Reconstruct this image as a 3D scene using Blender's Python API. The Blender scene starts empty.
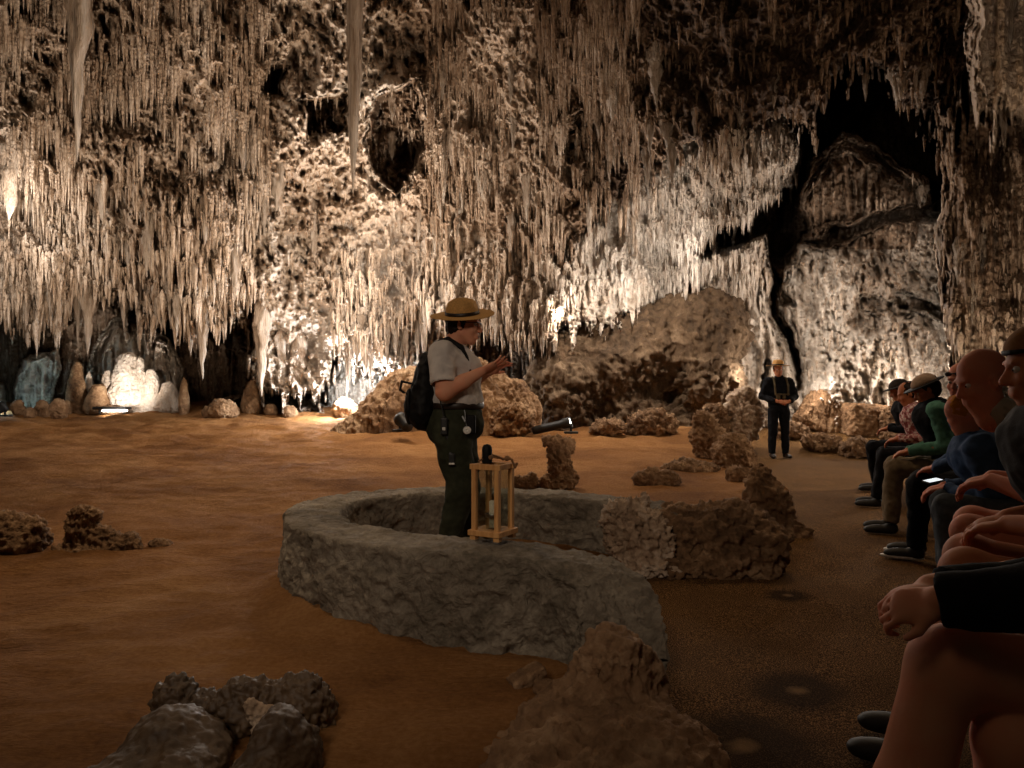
import bpy, math, random
import numpy as np
from mathutils import Vector, Matrix, Euler

# ------------------------------------------------------------------ camera, world, exposure
F = 740.0; HY = 392.0; CX = 512.0; EYE = 1.2
S = bpy.context.scene
C = S.collection
cam = bpy.data.objects.new('camera', bpy.data.cameras.new('camera'))
C.objects.link(cam)
cam.location = (0, 0, EYE); cam.rotation_euler = (math.pi / 2, 0, 0)
cam.data.sensor_width = 36; cam.data.lens = 36 * F / 1024
cam.data.shift_y = (HY - 384) / 1024
cam.data.clip_start = 0.05; cam.data.clip_end = 200
S.camera = cam
S.view_settings.view_transform = 'Standard'; S.view_settings.look = 'None'
S.view_settings.exposure = 0.0; S.view_settings.gamma = 1.0
S.view_settings.use_curve_mapping = False
W = bpy.data.worlds.new('world'); S.world = W; W.use_nodes = True
W.node_tree.nodes['Background'].inputs[0].default_value = (1.0, 0.72, 0.48, 1)
W.node_tree.nodes['Background'].inputs[1].default_value = 0.012


def P(px, py, d):
    """a point of the place at depth d (m) seen in direction px, py from the visitor's eye"""
    return Vector(((px - CX) * d / F, d, EYE + (HY - py) * d / F))


def lamp(name, loc, power, col=(1, .8, .58), kind='POINT', radius=.06, aim=None, size=60, blend=.5):
    l = bpy.data.lights.new(name, kind)
    l.energy = power; l.color = col
    if kind in ('POINT', 'SPOT'): l.shadow_soft_size = radius
    if kind == 'SPOT': l.spot_size = math.radians(size); l.spot_blend = blend
    if kind == 'AREA': l.shape = 'DISK'; l.size = size
    o = bpy.data.objects.new(name, l); C.objects.link(o); o.location = loc
    if aim is not None:
        o.rotation_euler = (Vector(aim) - Vector(loc)).to_track_quat('-Z', 'Y').to_euler()
    return o


WARM = (1, .80, .60); NEUT = (1, .89, .78); COOL = (.88, .94, 1); CYAN = (.6, .9, 1)
# broad floods on the hanging mass
lamp('flood_or_fill_lamp', P(330, 428, 12.0), 1250, WARM, 'SPOT', .2, P(230, 150, 16), 110, .9)
lamp('flood_or_fill_lamp', P(20, 428, 10.5), 650, WARM, 'SPOT', .2, P(60, 150, 15), 100, .9)
lamp('flood_or_fill_lamp', P(440, 438, 11.2), 520, WARM, 'SPOT', .2, P(450, 150, 15), 80, .9)
# unseen fills added to lift the dark upper rock; accent lamps follow
lamp('flood_or_fill_lamp', (-5.5, 5.0, .4), 900, WARM, 'SPOT', .4, P(200, 110, 15), 75, .9)
lamp('flood_or_fill_lamp', (1.0, 7.0, .4), 260, WARM, 'SPOT', .4, P(520, 60, 14), 75, .9)
lamp('accent_lamp', P(2, 215, 14.6), 190, NEUT)
lamp('accent_lamp', P(385, 268, 14.4), 380, NEUT)
lamp('accent_lamp', P(318, 335, 15.4), 120, NEUT)
lamp('accent_lamp', P(640, 285, 14.2), 190, NEUT)
lamp('accent_lamp', P(700, 236, 14.2), 120, NEUT)
lamp('accent_lamp', P(560, 315, 14.8), 60, NEUT)
lamp('accent_lamp', P(345, 395, 17.5), 420, COOL)
lamp('accent_lamp', P(385, 402, 17.4), 330, COOL)
lamp('accent_lamp', P(118, 408, 17.3), 520, NEUT, 'SPOT', .06, P(128, 372, 19.5), 62, .8)
lamp('accent_lamp', P(36, 410, 18.2), 900, CYAN, 'SPOT', .06, P(36, 384, 20), 58, .7)
lamp('accent_lamp', P(2, 400, 18.6), 30, CYAN)
lamp('accent_lamp', P(914, 210, 16.3), 26, NEUT)
lamp('accent_lamp', P(832, 285, 15.5), 110, NEUT)
lamp('accent_lamp', P(812, 380, 15.6), 60, NEUT)
lamp('accent_lamp', P(932, 366, 15.2), 150, NEUT)
lamp('accent_lamp', P(748, 372, 15.2), 25, NEUT)
lamp('accent_lamp', P(1040, 118, 6.4), 40, WARM)
lamp('accent_lamp', P(1000, 395, 9.0), 110, WARM)
lamp('accent_lamp', P(760, 70, 6.5), 75, (1, .7, .42))
# sand, pool wall and audience
lamp('ceiling_lamp', (-1.0, 11.5, 5.2), 560, (1, .74, .48), 'SPOT', .3, (-1.5, 11.0, 0), 125, .9)
lamp('ceiling_lamp', (-3.2, 5.0, 5.5), 420, (1, .74, .48), 'SPOT', .4, (-2.9, 5.0, 0), 78, 1)
lamp('flood_or_fill_lamp', (-1.6, -1.2, 3.6), 330, (1, .80, .62), 'SPOT', .5, (-.45, 4.5, .4), 44, .9)
lamp('path_or_fill_lamp', (5.2, 13.5, 4.8), 75, (1, .74, .5), 'SPOT', .03, (5.6, 14.5, 0), 100, .15)
lamp('path_or_fill_lamp', (-.6, .4, 3.4), 12, (1, .72, .46), 'SPOT', .4, (1.2, 3.2, 0), 110, .9)  # unseen overhead fill, added to brighten the audience and near path


# ------------------------------------------------------------------ numpy noise
def _h(ix, iy, iz, seed):
    with np.errstate(over='ignore'):
        h = (ix.astype(np.uint32) * np.uint32(0x8da6b343)) ^ (iy.astype(np.uint32) * np.uint32(0xd8163841)) ^ (iz.astype(np.uint32) * np.uint32(0xcb1ab31f)) ^ np.uint32((seed * 0x9E3779B1) & 0xffffffff)
        h ^= h >> np.uint32(15); h *= np.uint32(0x2c1b3c6d)
        h ^= h >> np.uint32(12); h *= np.uint32(0x297a2d39)
        h ^= h >> np.uint32(15)
    return h


def vnoise(p, seed=0):
    p = np.asarray(p, np.float32)
    i = np.floor(p); f = p - i; i = i.astype(np.int64)
    u = f * f * f * (f * (f * 6 - 15) + 10)
    r = np.zeros(len(p), np.float32)
    for dx in (0, 1):
        wx = u[:, 0] if dx else 1 - u[:, 0]
        for dy in (0, 1):
            wy = u[:, 1] if dy else 1 - u[:, 1]
            for dz in (0, 1):
                wz = u[:, 2] if dz else 1 - u[:, 2]
                h = _h(i[:, 0] + dx, i[:, 1] + dy, i[:, 2] + dz, seed)
                gx = ((h & np.uint32(1023)).astype(np.float32) / 511.5 - 1)
                gy = (((h >> np.uint32(10)) & np.uint32(1023)).astype(np.float32) / 511.5 - 1)
                gz = (((h >> np.uint32(20)) & np.uint32(1023)).astype(np.float32) / 511.5 - 1)
                r += wx * wy * wz * (gx * (f[:, 0] - dx) + gy * (f[:, 1] - dy) + gz * (f[:, 2] - dz))
    return r * 1.5


def fbm(p, octv=4, seed=0, gain=.5, lac=2.03):
    p = np.asarray(p, np.float32); a = 1.0; r = 0
    for k in range(octv):
        r = r + a * vnoise(p, seed + k * 17); p = p * lac; a *= gain
    return r


def worley(p, seed=0):
    """distance to the nearest cell point"""
    p = np.asarray(p, np.float32)
    i = np.floor(p); f = p - i; i = i.astype(np.int64)
    best = np.full(len(p), 9.0, np.float32)
    for dx in (-1, 0, 1):
        for dy in (-1, 0, 1):
            for dz in (-1, 0, 1):
                h = _h(i[:, 0] + dx, i[:, 1] + dy, i[:, 2] + dz, seed)
                ax = (h & np.uint32(1023)).astype(np.float32) / 1023 + dx - f[:, 0]
                ay = ((h >> np.uint32(10)) & np.uint32(1023)).astype(np.float32) / 1023 + dy - f[:, 1]
                az = ((h >> np.uint32(20)) & np.uint32(1023)).astype(np.float32) / 1023 + dz - f[:, 2]
                np.minimum(best, ax * ax + ay * ay + az * az, out=best)
    return np.sqrt(best)


def sstep(a, b, x):
    t = np.clip((x - a) / (b - a), 0, 1)
    return t * t * (3 - 2 * t)


def polydist(x, y, poly):
    """signed distance, positive inside"""
    n = len(poly); d = np.full(x.shape, 1e18); ins = np.zeros(x.shape, bool)
    for k in range(n):
        ax, ay = poly[k]; bx, by = poly[(k + 1) % n]
        ex, ey = bx - ax, by - ay
        t = np.clip(((x - ax) * ex + (y - ay) * ey) / (ex * ex + ey * ey + 1e-9), 0, 1)
        d = np.minimum(d, (x - ax - t * ex) ** 2 + (y - ay - t * ey) ** 2)
        c = ((ay > y) != (by > y)) & (x < ex * (y - ay) / (ey if ey else 1e-9) + ax)
        ins ^= c
    return np.where(ins, 1, -1) * np.sqrt(d)


# ------------------------------------------------------------------ mesh helpers
def mk(name, v, f, mat=None, parent=None, smooth=True):
    """v (N,3), f (M,3|4) or list of lists -> linked mesh object"""
    me = bpy.data.meshes.new(name)
    v = np.asarray(v, np.float32)
    if isinstance(f, np.ndarray):
        n = f.shape[1]
        me.vertices.add(len(v)); me.vertices.foreach_set('co', v.ravel())
        me.loops.add(f.size); me.loops.foreach_set('vertex_index', f.ravel().astype(np.int32))
        me.polygons.add(len(f))
        me.polygons.foreach_set('loop_start', np.arange(0, f.size, n, dtype=np.int32))
        me.polygons.foreach_set('loop_total', np.full(len(f), n, np.int32))
        me.update(calc_edges=True)
    else:
        me.from_pydata([tuple(map(float, q)) for q in v], [], f); me.update()
    if smooth: me.polygons.foreach_set('use_smooth', np.ones(len(me.polygons), bool))
    if mat: me.materials.append(mat)
    o = bpy.data.objects.new(name, me); C.objects.link(o)
    if parent: o.parent = parent
    return o


def gridfaces(nr, nc):
    a = np.arange(nr * nc).reshape(nr, nc)
    return np.stack([a[:-1, :-1], a[1:, :-1], a[1:, 1:], a[:-1, 1:]], -1).reshape(-1, 4)


def tag(o, label, cat, group=None, kind=None):
    o['label'] = label; o['category'] = cat
    if group: o['group'] = group
    if kind: o['kind'] = kind
    return o


def struct(o):
    o['kind'] = 'structure'; return o


def attr(o, name, val):
    a = o.data.attributes.new(name, 'FLOAT', 'POINT'); a.data.foreach_set('value', np.asarray(val, np.float32))


# ------------------------------------------------------------------ materials
def lin(r, g, b):
    f = lambda c: (c / 255 / 12.92) if c / 255 <= .04045 else ((c / 255 + .055) / 1.055) ** 2.4
    return (f(r), f(g), f(b), 1)


class NT:
    def __init__(s, name, rough=.8):
        s.m = bpy.data.materials.new(name); s.m.use_nodes = True; s.t = s.m.node_tree
        s.b = s.t.nodes['Principled BSDF']; s.b.inputs['Roughness'].default_value = rough
        s.co = s.t.nodes.new('ShaderNodeTexCoord').outputs['Object']

    def n(s, typ, **kw):
        nd = s.t.nodes.new(typ)
        for k, v in kw.items(): setattr(nd, k, v)
        return nd

    def link(s, a, b): s.t.links.new(a, b)

    def mapping(s, scale):
        m = s.n('ShaderNodeMapping'); m.inputs['Scale'].default_value = scale
        s.link(s.co, m.inputs['Vector']); return m.outputs[0]

    def noise(s, scale, detail=4, vec=None, rough=.55, dist=0):
        nd = s.n('ShaderNodeTexNoise'); nd.inputs['Scale'].default_value = scale
        nd.inputs['Detail'].default_value = detail; nd.inputs['Roughness'].default_value = rough
        nd.inputs['Distortion'].default_value = dist
        s.link(vec or s.co, nd.inputs['Vector']); return nd.outputs['Fac']

    def voro(s, scale, vec=None):
        nd = s.n('ShaderNodeTexVoronoi'); nd.inputs['Scale'].default_value = scale
        s.link(vec or s.co, nd.inputs['Vector']); return nd.outputs['Distance']

    def ramp(s, fac, stops):
        r = s.n('ShaderNodeValToRGB'); e = r.color_ramp.elements
        e[0].position, e[0].color = stops[0]; e[1].position, e[1].color = stops[-1]
        for p, c in stops[1:-1]:
            q = e.new(p); q.color = c
        s.link(fac, r.inputs[0]); return r.outputs[0]

    def mix(s, fac, a, b, mode='MIX'):
        m = s.n('ShaderNodeMix', data_type='RGBA', blend_type=mode)
        if hasattr(fac, 'links'): s.link(fac, m.inputs[0])
        else: m.inputs[0].default_value = fac
        for v, i in ((a, 6), (b, 7)):
            if hasattr(v, 'links'): s.link(v, m.inputs[i])
            else: m.inputs[i].default_value = v
        return m.outputs[2]

    def math(s, op, a, b=0):
        m = s.n('ShaderNodeMath', operation=op)
        for v, i in ((a, 0), (b, 1)):
            if hasattr(v, 'links'): s.link(v, m.inputs[i])
            else: m.inputs[i].default_value = v
        return m.outputs[0]

    def color(s, c):
        if hasattr(c, 'links'): s.link(c, s.b.inputs['Base Color'])
        else: s.b.inputs['Base Color'].default_value = c

    def bump(s, h, strength=.5, dist=.02):
        b = s.n('ShaderNodeBump'); b.inputs['Strength'].default_value = strength
        b.inputs['Distance'].default_value = dist
        s.link(h, b.inputs['Height']); s.link(b.outputs[0], s.b.inputs['Normal'])


def rock_mat(name, dark, mid, light, sc=1.0, bump=.6, bd=.03, stretch=1.0, spec=.25, rough=.85):
    t = NT(name, rough); t.b.inputs['Specular IOR Level'].default_value = spec
    v = t.mapping((sc, sc, sc * stretch))
    a = t.noise(.9, 5, v, .6, .4); b = t.noise(7, 5, v, .65)
    f = t.math('ADD', t.math('MULTIPLY', a, .6), t.math('MULTIPLY', b, .4))
    t.color(t.ramp(f, [(.36, dark), (.5, mid), (.62, light)]))
    h = t.math('ADD', t.noise(22, 6, v, .7), t.math('MULTIPLY', t.voro(16, v), -.5))
    t.bump(h, bump, bd)
    return t.m


def cave_mat():
    t = NT('cave_calcite', .8); t.b.inputs['Specular IOR Level'].default_value = .3
    v = t.mapping((1, 1, .45))
    a = t.noise(.45, 4, v, .6, .6); b = t.noise(3.2, 5, v, .7)
    f = t.math('ADD', t.math('MULTIPLY', a, .45), t.math('MULTIPLY', t.math('ADD', t.math('MULTIPLY', b, .6), t.math('MULTIPLY', t.noise(11, 3, v, .7), .4)), .55))
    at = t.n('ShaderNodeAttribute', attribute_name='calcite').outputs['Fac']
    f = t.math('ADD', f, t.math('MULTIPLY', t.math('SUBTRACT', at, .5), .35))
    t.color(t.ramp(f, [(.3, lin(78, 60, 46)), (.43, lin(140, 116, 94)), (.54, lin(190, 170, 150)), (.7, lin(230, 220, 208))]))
    h = t.math('ADD', t.noise(14, 5, t.mapping((1, 1, .6)), .7), t.math('MULTIPLY', t.voro(13), -.6))
    t.bump(h, 1.0, .07)
    return t.m


M_CAVE = cave_mat()


def sand_mat():
    t = NT('sand', .95); t.b.inputs['Specular IOR Level'].default_value = .12
    a = t.noise(.8, 5, t.mapping((1, 1, 1)), .6, .5); b = t.noise(40, 4)
    f = t.math('ADD', t.math('MULTIPLY', a, .7), t.math('MULTIPLY', b, .3))
    t.color(t.ramp(f, [(.35, lin(130, 88, 52)), (.5, lin(168, 118, 70)), (.65, lin(196, 146, 94))]))
    t.bump(t.math('ADD', t.noise(60, 6, t.mapping((.6, 1.3, 1)), .8), t.math('MULTIPLY', t.noise(14, 6, t.mapping((.5, 1.6, 1)), .75, .6), 1.6)), 1.0, .05)
    return t.m


def path_mat():
    t = NT('path', .95); t.b.inputs['Specular IOR Level'].default_value = .06
    sp = t.noise(170, 2, None, .8)
    a = t.noise(.7, 4, None, .6)
    base = t.ramp(sp, [(.42, lin(44, 30, 16)), (.52, lin(86, 60, 34)), (.62, lin(184, 140, 88))])
    c = t.mix(t.ramp(a, [(.42, (0, 0, 0, 1)), (.6, (1, 1, 1, 1))]), t.mix(.35, base, lin(62, 43, 25)), base)
    # drip stains, each a dark ring with a pale core
    co = t.co
    for (x, y, r) in ((1.15, 2.98, .24), (.78, 2.5, .34), (1.62, 4.35, .16), (1.55, 6.6, .2)):
        d = t.n('ShaderNodeVectorMath', operation='DISTANCE'); t.link(co, d.inputs[0]); d.inputs[1].default_value = (x, y, 0)
        k = t.math('DIVIDE', d.outputs['Value'], r)
        k = t.math('ADD', k, t.math('MULTIPLY', t.math('SUBTRACT', t.noise(6, 3), .5), .5))
        dk = t.ramp(k, [(.55, (.75, .75, .75, 1)), (1.15, (0, 0, 0, 1))])
        c = t.mix(dk, c, lin(40, 28, 18))
        ck = t.ramp(k, [(.05, (.6, .6, .6, 1)), (.22, (0, 0, 0, 1))])
        c = t.mix(ck, c, lin(150, 120, 84))
    t.color(c)
    t.bump(t.math('ADD', sp, t.math('MULTIPLY', t.noise(3, 3), .8)), .5, .012)
    return t.m


M_SAND = sand_mat(); M_PATH = path_mat()
M_TAN = rock_mat('tan_rock', lin(86, 62, 42), lin(140, 108, 78), lin(184, 154, 120), 1.2, .7, .05)

# ------------------------------------------------------------------ the cavern shell
LIP = [(-700, 300), (-200, 318), (0, 318), (20, 328), (58, 332), (72, 312), (100, 300), (128, 305), (150, 322), (186, 326), (205, 335),
       (236, 322), (250, 345), (258, 392), (300, 405), (326, 396), (334, 366), (352, 372), (372, 385), (392, 378), (410, 362),
       (425, 352), (470, 345), (500, 330), (545, 332), (575, 318), (600, 305), (640, 300), (700, 292), (760, 300)]


def cavern_depth(X, Y):
    """depth of the rock surface in each direction; X, Y direction pixels"""
    p2 = np.stack([X / 55, Y / 55, np.zeros_like(X)], -1)
    wx = fbm(p2, 4, 3) * 16; wy = fbm(p2, 4, 5) * 10
    p3 = np.stack([X / 9, Y / 60, np.zeros_like(X)], -1)
    drip = fbm(p3, 3, 9); drip = np.abs(drip)          # sharp teeth along every lower edge
    x = X + wx; y = Y + wy
    teeth = (drip - .18) * 62
    yt = y - np.clip(teeth, -6, 40)
    D = np.where(X < 560, 22.0, np.where((X > 780) & (Y < 200), 27.0, 19.5)) + 0 * X
    cal = np.full(X.shape, .35)

    def layer(poly, Dl, rnd=10, depth=1.2, c=.5, edge=0, low=False):
        nonlocal D, cal
        s = polydist(x if edge else X + wx * .5, (yt if low else y), poly)
        t = np.clip(s / rnd, 0, 1)
        Dn = Dl + depth * (1 - np.sqrt(1 - (1 - t) ** 2))
        m = (s > 0) & (Dn < D)
        D = np.where(m, Dn, D); cal = np.where(m, c, cal)

    zc = lambda z: (z - EYE) * F / np.maximum(HY - Y, 8)
    # flowstone niches low at the far left
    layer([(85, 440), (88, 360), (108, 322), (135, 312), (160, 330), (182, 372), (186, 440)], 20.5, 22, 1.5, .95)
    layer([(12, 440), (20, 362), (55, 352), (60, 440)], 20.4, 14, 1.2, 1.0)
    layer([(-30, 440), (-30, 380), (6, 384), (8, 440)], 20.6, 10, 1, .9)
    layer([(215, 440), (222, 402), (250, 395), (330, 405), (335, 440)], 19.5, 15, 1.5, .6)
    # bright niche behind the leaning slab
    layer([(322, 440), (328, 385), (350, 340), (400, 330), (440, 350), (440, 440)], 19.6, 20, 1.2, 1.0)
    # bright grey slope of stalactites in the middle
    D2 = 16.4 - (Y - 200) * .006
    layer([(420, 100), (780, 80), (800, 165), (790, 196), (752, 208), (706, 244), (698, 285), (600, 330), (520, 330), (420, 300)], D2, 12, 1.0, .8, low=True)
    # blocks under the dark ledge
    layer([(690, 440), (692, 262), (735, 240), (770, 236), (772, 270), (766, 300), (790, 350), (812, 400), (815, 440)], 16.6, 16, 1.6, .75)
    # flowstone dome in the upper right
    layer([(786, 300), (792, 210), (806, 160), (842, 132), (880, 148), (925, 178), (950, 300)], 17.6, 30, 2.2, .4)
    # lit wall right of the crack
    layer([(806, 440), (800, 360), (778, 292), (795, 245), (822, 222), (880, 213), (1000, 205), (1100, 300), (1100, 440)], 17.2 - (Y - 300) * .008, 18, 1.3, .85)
    # left and middle hanging mass
    D1 = np.minimum(13.6 + 3.9 * Y / 330, zc(9.2))
    D1 = D1 - 2.6 * sstep(400, 800, X) * sstep(420, 150, Y)
    D1 = np.where(Y < 0, np.minimum(D1, np.where(X > 560, zc(7.0), zc(9.2))), D1)
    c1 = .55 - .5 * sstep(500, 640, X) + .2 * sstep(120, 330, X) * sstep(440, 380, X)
    left = [(-900, -2000)] + [(-900, 300)] + LIP[1:25] + [(560, 262), (590, 236), (612, 202), (640, 172), (690, 152), (745, 138), (790, 118), (812, 138), (826, 75),
            (850, 60), (882, 72), (904, 112), (935, 118), (950, 160), (1000, 170), (1900, 180), (1900, -2000)]
    layer(left, D1, 7, 1.0, c1, low=True)
    # pits in the hanging mass
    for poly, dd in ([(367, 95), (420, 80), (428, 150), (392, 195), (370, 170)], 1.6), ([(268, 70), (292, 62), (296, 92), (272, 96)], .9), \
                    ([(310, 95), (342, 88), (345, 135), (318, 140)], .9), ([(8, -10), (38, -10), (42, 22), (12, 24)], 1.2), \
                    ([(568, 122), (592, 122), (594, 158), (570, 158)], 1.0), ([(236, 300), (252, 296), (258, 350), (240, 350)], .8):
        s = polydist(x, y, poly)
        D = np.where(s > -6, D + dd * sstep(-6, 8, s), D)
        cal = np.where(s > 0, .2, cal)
    for poly, dd in ([(700, 256), (716, 228), (748, 214), (790, 192), (806, 205), (800, 262), (776, 266), (768, 236), (740, 238), (712, 262)], 3.0), ([(802, 244), (826, 226), (880, 212), (935, 200), (940, 216), (880, 226), (815, 252)], 1.6):
        s = polydist(x, y, poly); D = np.where(s > -4, D + dd * sstep(-4, 5, s), D)
    # near columns on the right
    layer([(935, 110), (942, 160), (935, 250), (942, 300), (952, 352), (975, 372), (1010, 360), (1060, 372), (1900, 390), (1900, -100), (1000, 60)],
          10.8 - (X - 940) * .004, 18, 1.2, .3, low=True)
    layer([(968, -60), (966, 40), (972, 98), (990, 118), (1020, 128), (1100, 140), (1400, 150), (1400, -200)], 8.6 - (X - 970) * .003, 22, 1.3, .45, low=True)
    # cracks
    for (ax, ay, bx, by, w, dd) in ((770, 285, 802, 392, 3.2, 2.5), (758, 360, 764, 385, 3, 1.5), (905, 300, 945, 312, 9, 1.6), (860, 300, 905, 312, 6, 1.0),
                                    (796, 150, 786, 250, 9, 2.5), (770, 268, 790, 300, 5, 1.5)):
        ex, ey = bx - ax, by - ay
        t = np.clip(((x - ax) * ex + (y - ay) * ey) / (ex * ex + ey * ey), 0, 1)
        q = np.hypot(x - ax - t * ex, y - ay - t * ey)
        D = D + dd * sstep(w * 1.3, w * .6, q)
    return D, np.clip(cal, 0, 1)


def cavern_relief(X, Y, D):
    """rock relief, in metres towards the visitor"""
    q = np.stack([(X - CX) * D / F, D, EYE + (HY - Y) * D / F], -1).astype(np.float32)
    big = fbm(q * np.float32([.45, .45, .35]), 3, 21) * .9
    pits = sstep(.12, .5, fbm(q * np.float32([1.1, 1.1, .8]), 3, 22)) * .45
    fl = np.abs(fbm(q * np.float32([3.2, 3.2, .26]), 3, 23))
    fl2 = np.abs(fbm(q * np.float32([9.0, 9.0, .55]), 3, 24))
    pop = 1 - worley(q * np.float32([8, 8, 6.5]), 25)
    pop2 = 1 - worley(q * np.float32([17, 17, 14]), 26)
    fine = fbm(q * 9, 3, 27)
    sm = sstep(-.15, .25, vnoise(q * .5, 28))            # where popcorn rather than flutes covers the rock
    # the near columns and the right wall are fluted
    flut = np.clip(sstep(930, 945, X) * sstep(120, 150, Y) + sstep(480, 560, X) * sstep(300, 200, Y) * .5, 0, 1)
    region = np.maximum(sstep(150, 60, np.hypot((X - 345) * .9, Y - 165)), sstep(60, 30, np.hypot(X - 290, (Y - 340) * .8)))
    region = np.maximum(region, .8 * sstep(800, 830, X) * sstep(945, 925, X) * sstep(210, 240, Y))
    sm = np.clip(sm * .55 + region * .8, 0, 1) * (1 - flut)
    flut = np.maximum(flut, .7 * (1 - region) * sstep(520, 420, X))
    lump = sstep(620, 760, X) * sstep(190, 120, Y) * (.75 - worley(q * np.float32([1.2, 1.2, .9]), 29)) * .9
    big = big + region * np.abs(fbm(q * np.float32([2.6, 2.6, 2.2]), 3, 33)) * -.5
    r = big + lump - pits + .62 * (fl * -1) * (.6 + .7 * flut + .3) - .26 * fl2 * (.6 + flut) + (.26 * pop + .20 * pop2) * (.16 + 1.0 * sm) + fine * .14
    return r


def build_cavern():
    xs = np.concatenate([np.linspace(-620, -8, 70), np.arange(0, 1024.5, 1.0), np.linspace(1032, 1700, 70)])
    ys = np.concatenate([-np.geomspace(1400, 8, 90), np.arange(0, 452.5, 1.0)])
    X, Y = np.meshgrid(xs, ys); sh = X.shape
    X = X.ravel(); Y = Y.ravel()
    D, cal = cavern_depth(X, Y)
    R = cavern_relief(X, Y, D)
    D2 = np.maximum(D - R * np.clip(D / 14, .6, 1.3), 3.0)
    V = np.stack([(X - CX) * D2 / F, D2, EYE + (HY - Y) * D2 / F], -1)
    V = V.reshape(sh + (3,)); cal = cal.reshape(sh)
    # split the shell into ceiling, back wall and right wall
    r0 = int(np.searchsorted(ys, 0)); c0 = int(np.searchsorted(xs, 935))
    for nm, rs, cs in (('ceiling', slice(0, r0 + 1), slice(0, len(xs))), ('wall_back', slice(r0, len(ys)), slice(0, c0 + 1)), ('wall_right', slice(r0, len(ys)), slice(c0, len(xs)))):
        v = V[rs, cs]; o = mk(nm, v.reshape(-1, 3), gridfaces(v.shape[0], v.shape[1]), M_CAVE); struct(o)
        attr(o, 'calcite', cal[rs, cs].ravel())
    return xs, ys, V[..., 1]


XS, YS, DEPTH = build_cavern()


def depth_at(px, py):
    j = min(max(int(np.searchsorted(XS, px)), 0), len(XS) - 1); i = min(max(int(np.searchsorted(YS, py)), 0), len(YS) - 1)
    return float(DEPTH[i, j])


# ------------------------------------------------------------------ ground
PB = np.array([(0, .35), (2.36, .57), (3.1, .60), (4.0, .66), (4.8, .9), (5.3, 1.5), (6.5, 2.4), (9, 3.4), (13, 4.2), (17, 5.2), (30, 8)])


def xb(y): return np.interp(y, PB[:, 0], PB[:, 1])


def ground_z(x, y):
    x = np.asarray(x, float); y = np.asarray(y, float)
    s = .055 * np.maximum(0, y - 8 + 1.0 * np.exp(-np.abs(y - 8))) * sstep(6, 9, y)
    q = np.stack([x, y, 0 * x], -1)
    s = s + fbm(q * np.float32([.5, .5, 1]), 3, 41) * .05 * sstep(1, 6, y) + fbm(q * np.float32([2.2, 3.6, 1]), 6, 42) * .026
    s = s + .02 + .12 * sstep(9, 16, y) * np.abs(fbm(q * np.float32([.7, 1.6, 1]), 3, 44))
    s = s + .09 * sstep(1.25, .9, np.hypot((x + .3) / 1.1, (y - 4.65) / .9))      # silt floor inside the pool
    return s


def path_z(x, y):
    return .13 * np.maximum(0, np.asarray(y, float) - 13.4) + 0 * np.asarray(x, float)


def build_ground():
    nr, nc = 520, 460
    y = np.geomspace(2.2, 27.5, nr) - 1.2
    u = np.linspace(-1, 1, nc)
    Yg, U = np.meshgrid(y, u, indexing='ij')
    b = xb(Yg)
    left = -1.0 * (Yg * .95 + 3)
    Xs = left + (b + .25 - left) * (U * .5 + .5)
    Z = ground_z(Xs.ravel(), Yg.ravel()).reshape(Xs.shape)
    e = sstep(0, .3, b - Xs)                              # the sand thins out to the edge of the path
    Z = path_z(Xs, Yg) - .03 + (Z - path_z(Xs, Yg) + .03) * e
    o = mk('floor', np.stack([Xs, Yg, Z], -1).reshape(-1, 3), gridfaces(nr, nc), M_SAND); struct(o)
    nr, nc = 260, 120
    y = np.geomspace(2.2, 27.5, nr) - 1.2
    Yg, U = np.meshgrid(y, np.linspace(0, 1, nc), indexing='ij')
    Xs = xb(Yg) - .02 + U * 9
    Z = path_z(Xs, Yg) + fbm(np.stack([Xs.ravel(), Yg.ravel(), 0 * Xs.ravel()], -1) * 1.2, 3, 61).reshape(Xs.shape) * .008
    o = mk('floor_path', np.stack([Xs, Yg, Z], -1).reshape(-1, 3), gridfaces(nr, nc), M_PATH); struct(o)


build_ground()

# ------------------------------------------------------------------ stalactites
RNG = np.random.default_rng(5)


def spike(seed, ns=8, nr=9, rag=.25):
    """unit stalactite: root at z=0 radius 1, tip at z=-1"""
    t = np.linspace(0, 1, nr); a = np.linspace(0, 2 * np.pi, ns, endpoint=False)
    T, A = np.meshgrid(t, a, indexing='ij')
    r = (1 - T) ** .8 * np.sqrt(np.clip(T / .16 + .02, 0, 1)) * (1 + rag * fbm(np.stack([np.cos(A) * 1.3, np.sin(A) * 1.3 + seed, T * 5], -1).reshape(-1, 3), 3, seed).reshape(T.shape)) + .04 * (1 - T)
    bend = .25 * np.sin(T * 2.2 + seed) * T
    r = r * (1 - rag * .8 * np.abs(vnoise(np.stack([np.cos(A) * 3.2, np.sin(A) * 3.2 + seed, T * 2 + seed], -1).reshape(-1, 3), seed + 50).reshape(T.shape)) * 1.6)
    v = np.stack([r * np.cos(A) + bend, r * np.sin(A), -T], -1).reshape(-1, 3)
    f = []
    g = np.arange(nr * ns).reshape(nr, ns)
    a0 = g[:-1]; a1 = g[1:]
    f = np.stack([a0, a1, np.roll(a1, -1, 1), np.roll(a0, -1, 1)], -1).reshape(-1, 4)
    return v, f


SPK = [spike(s, 7, 7) for s in range(6)]


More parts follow.
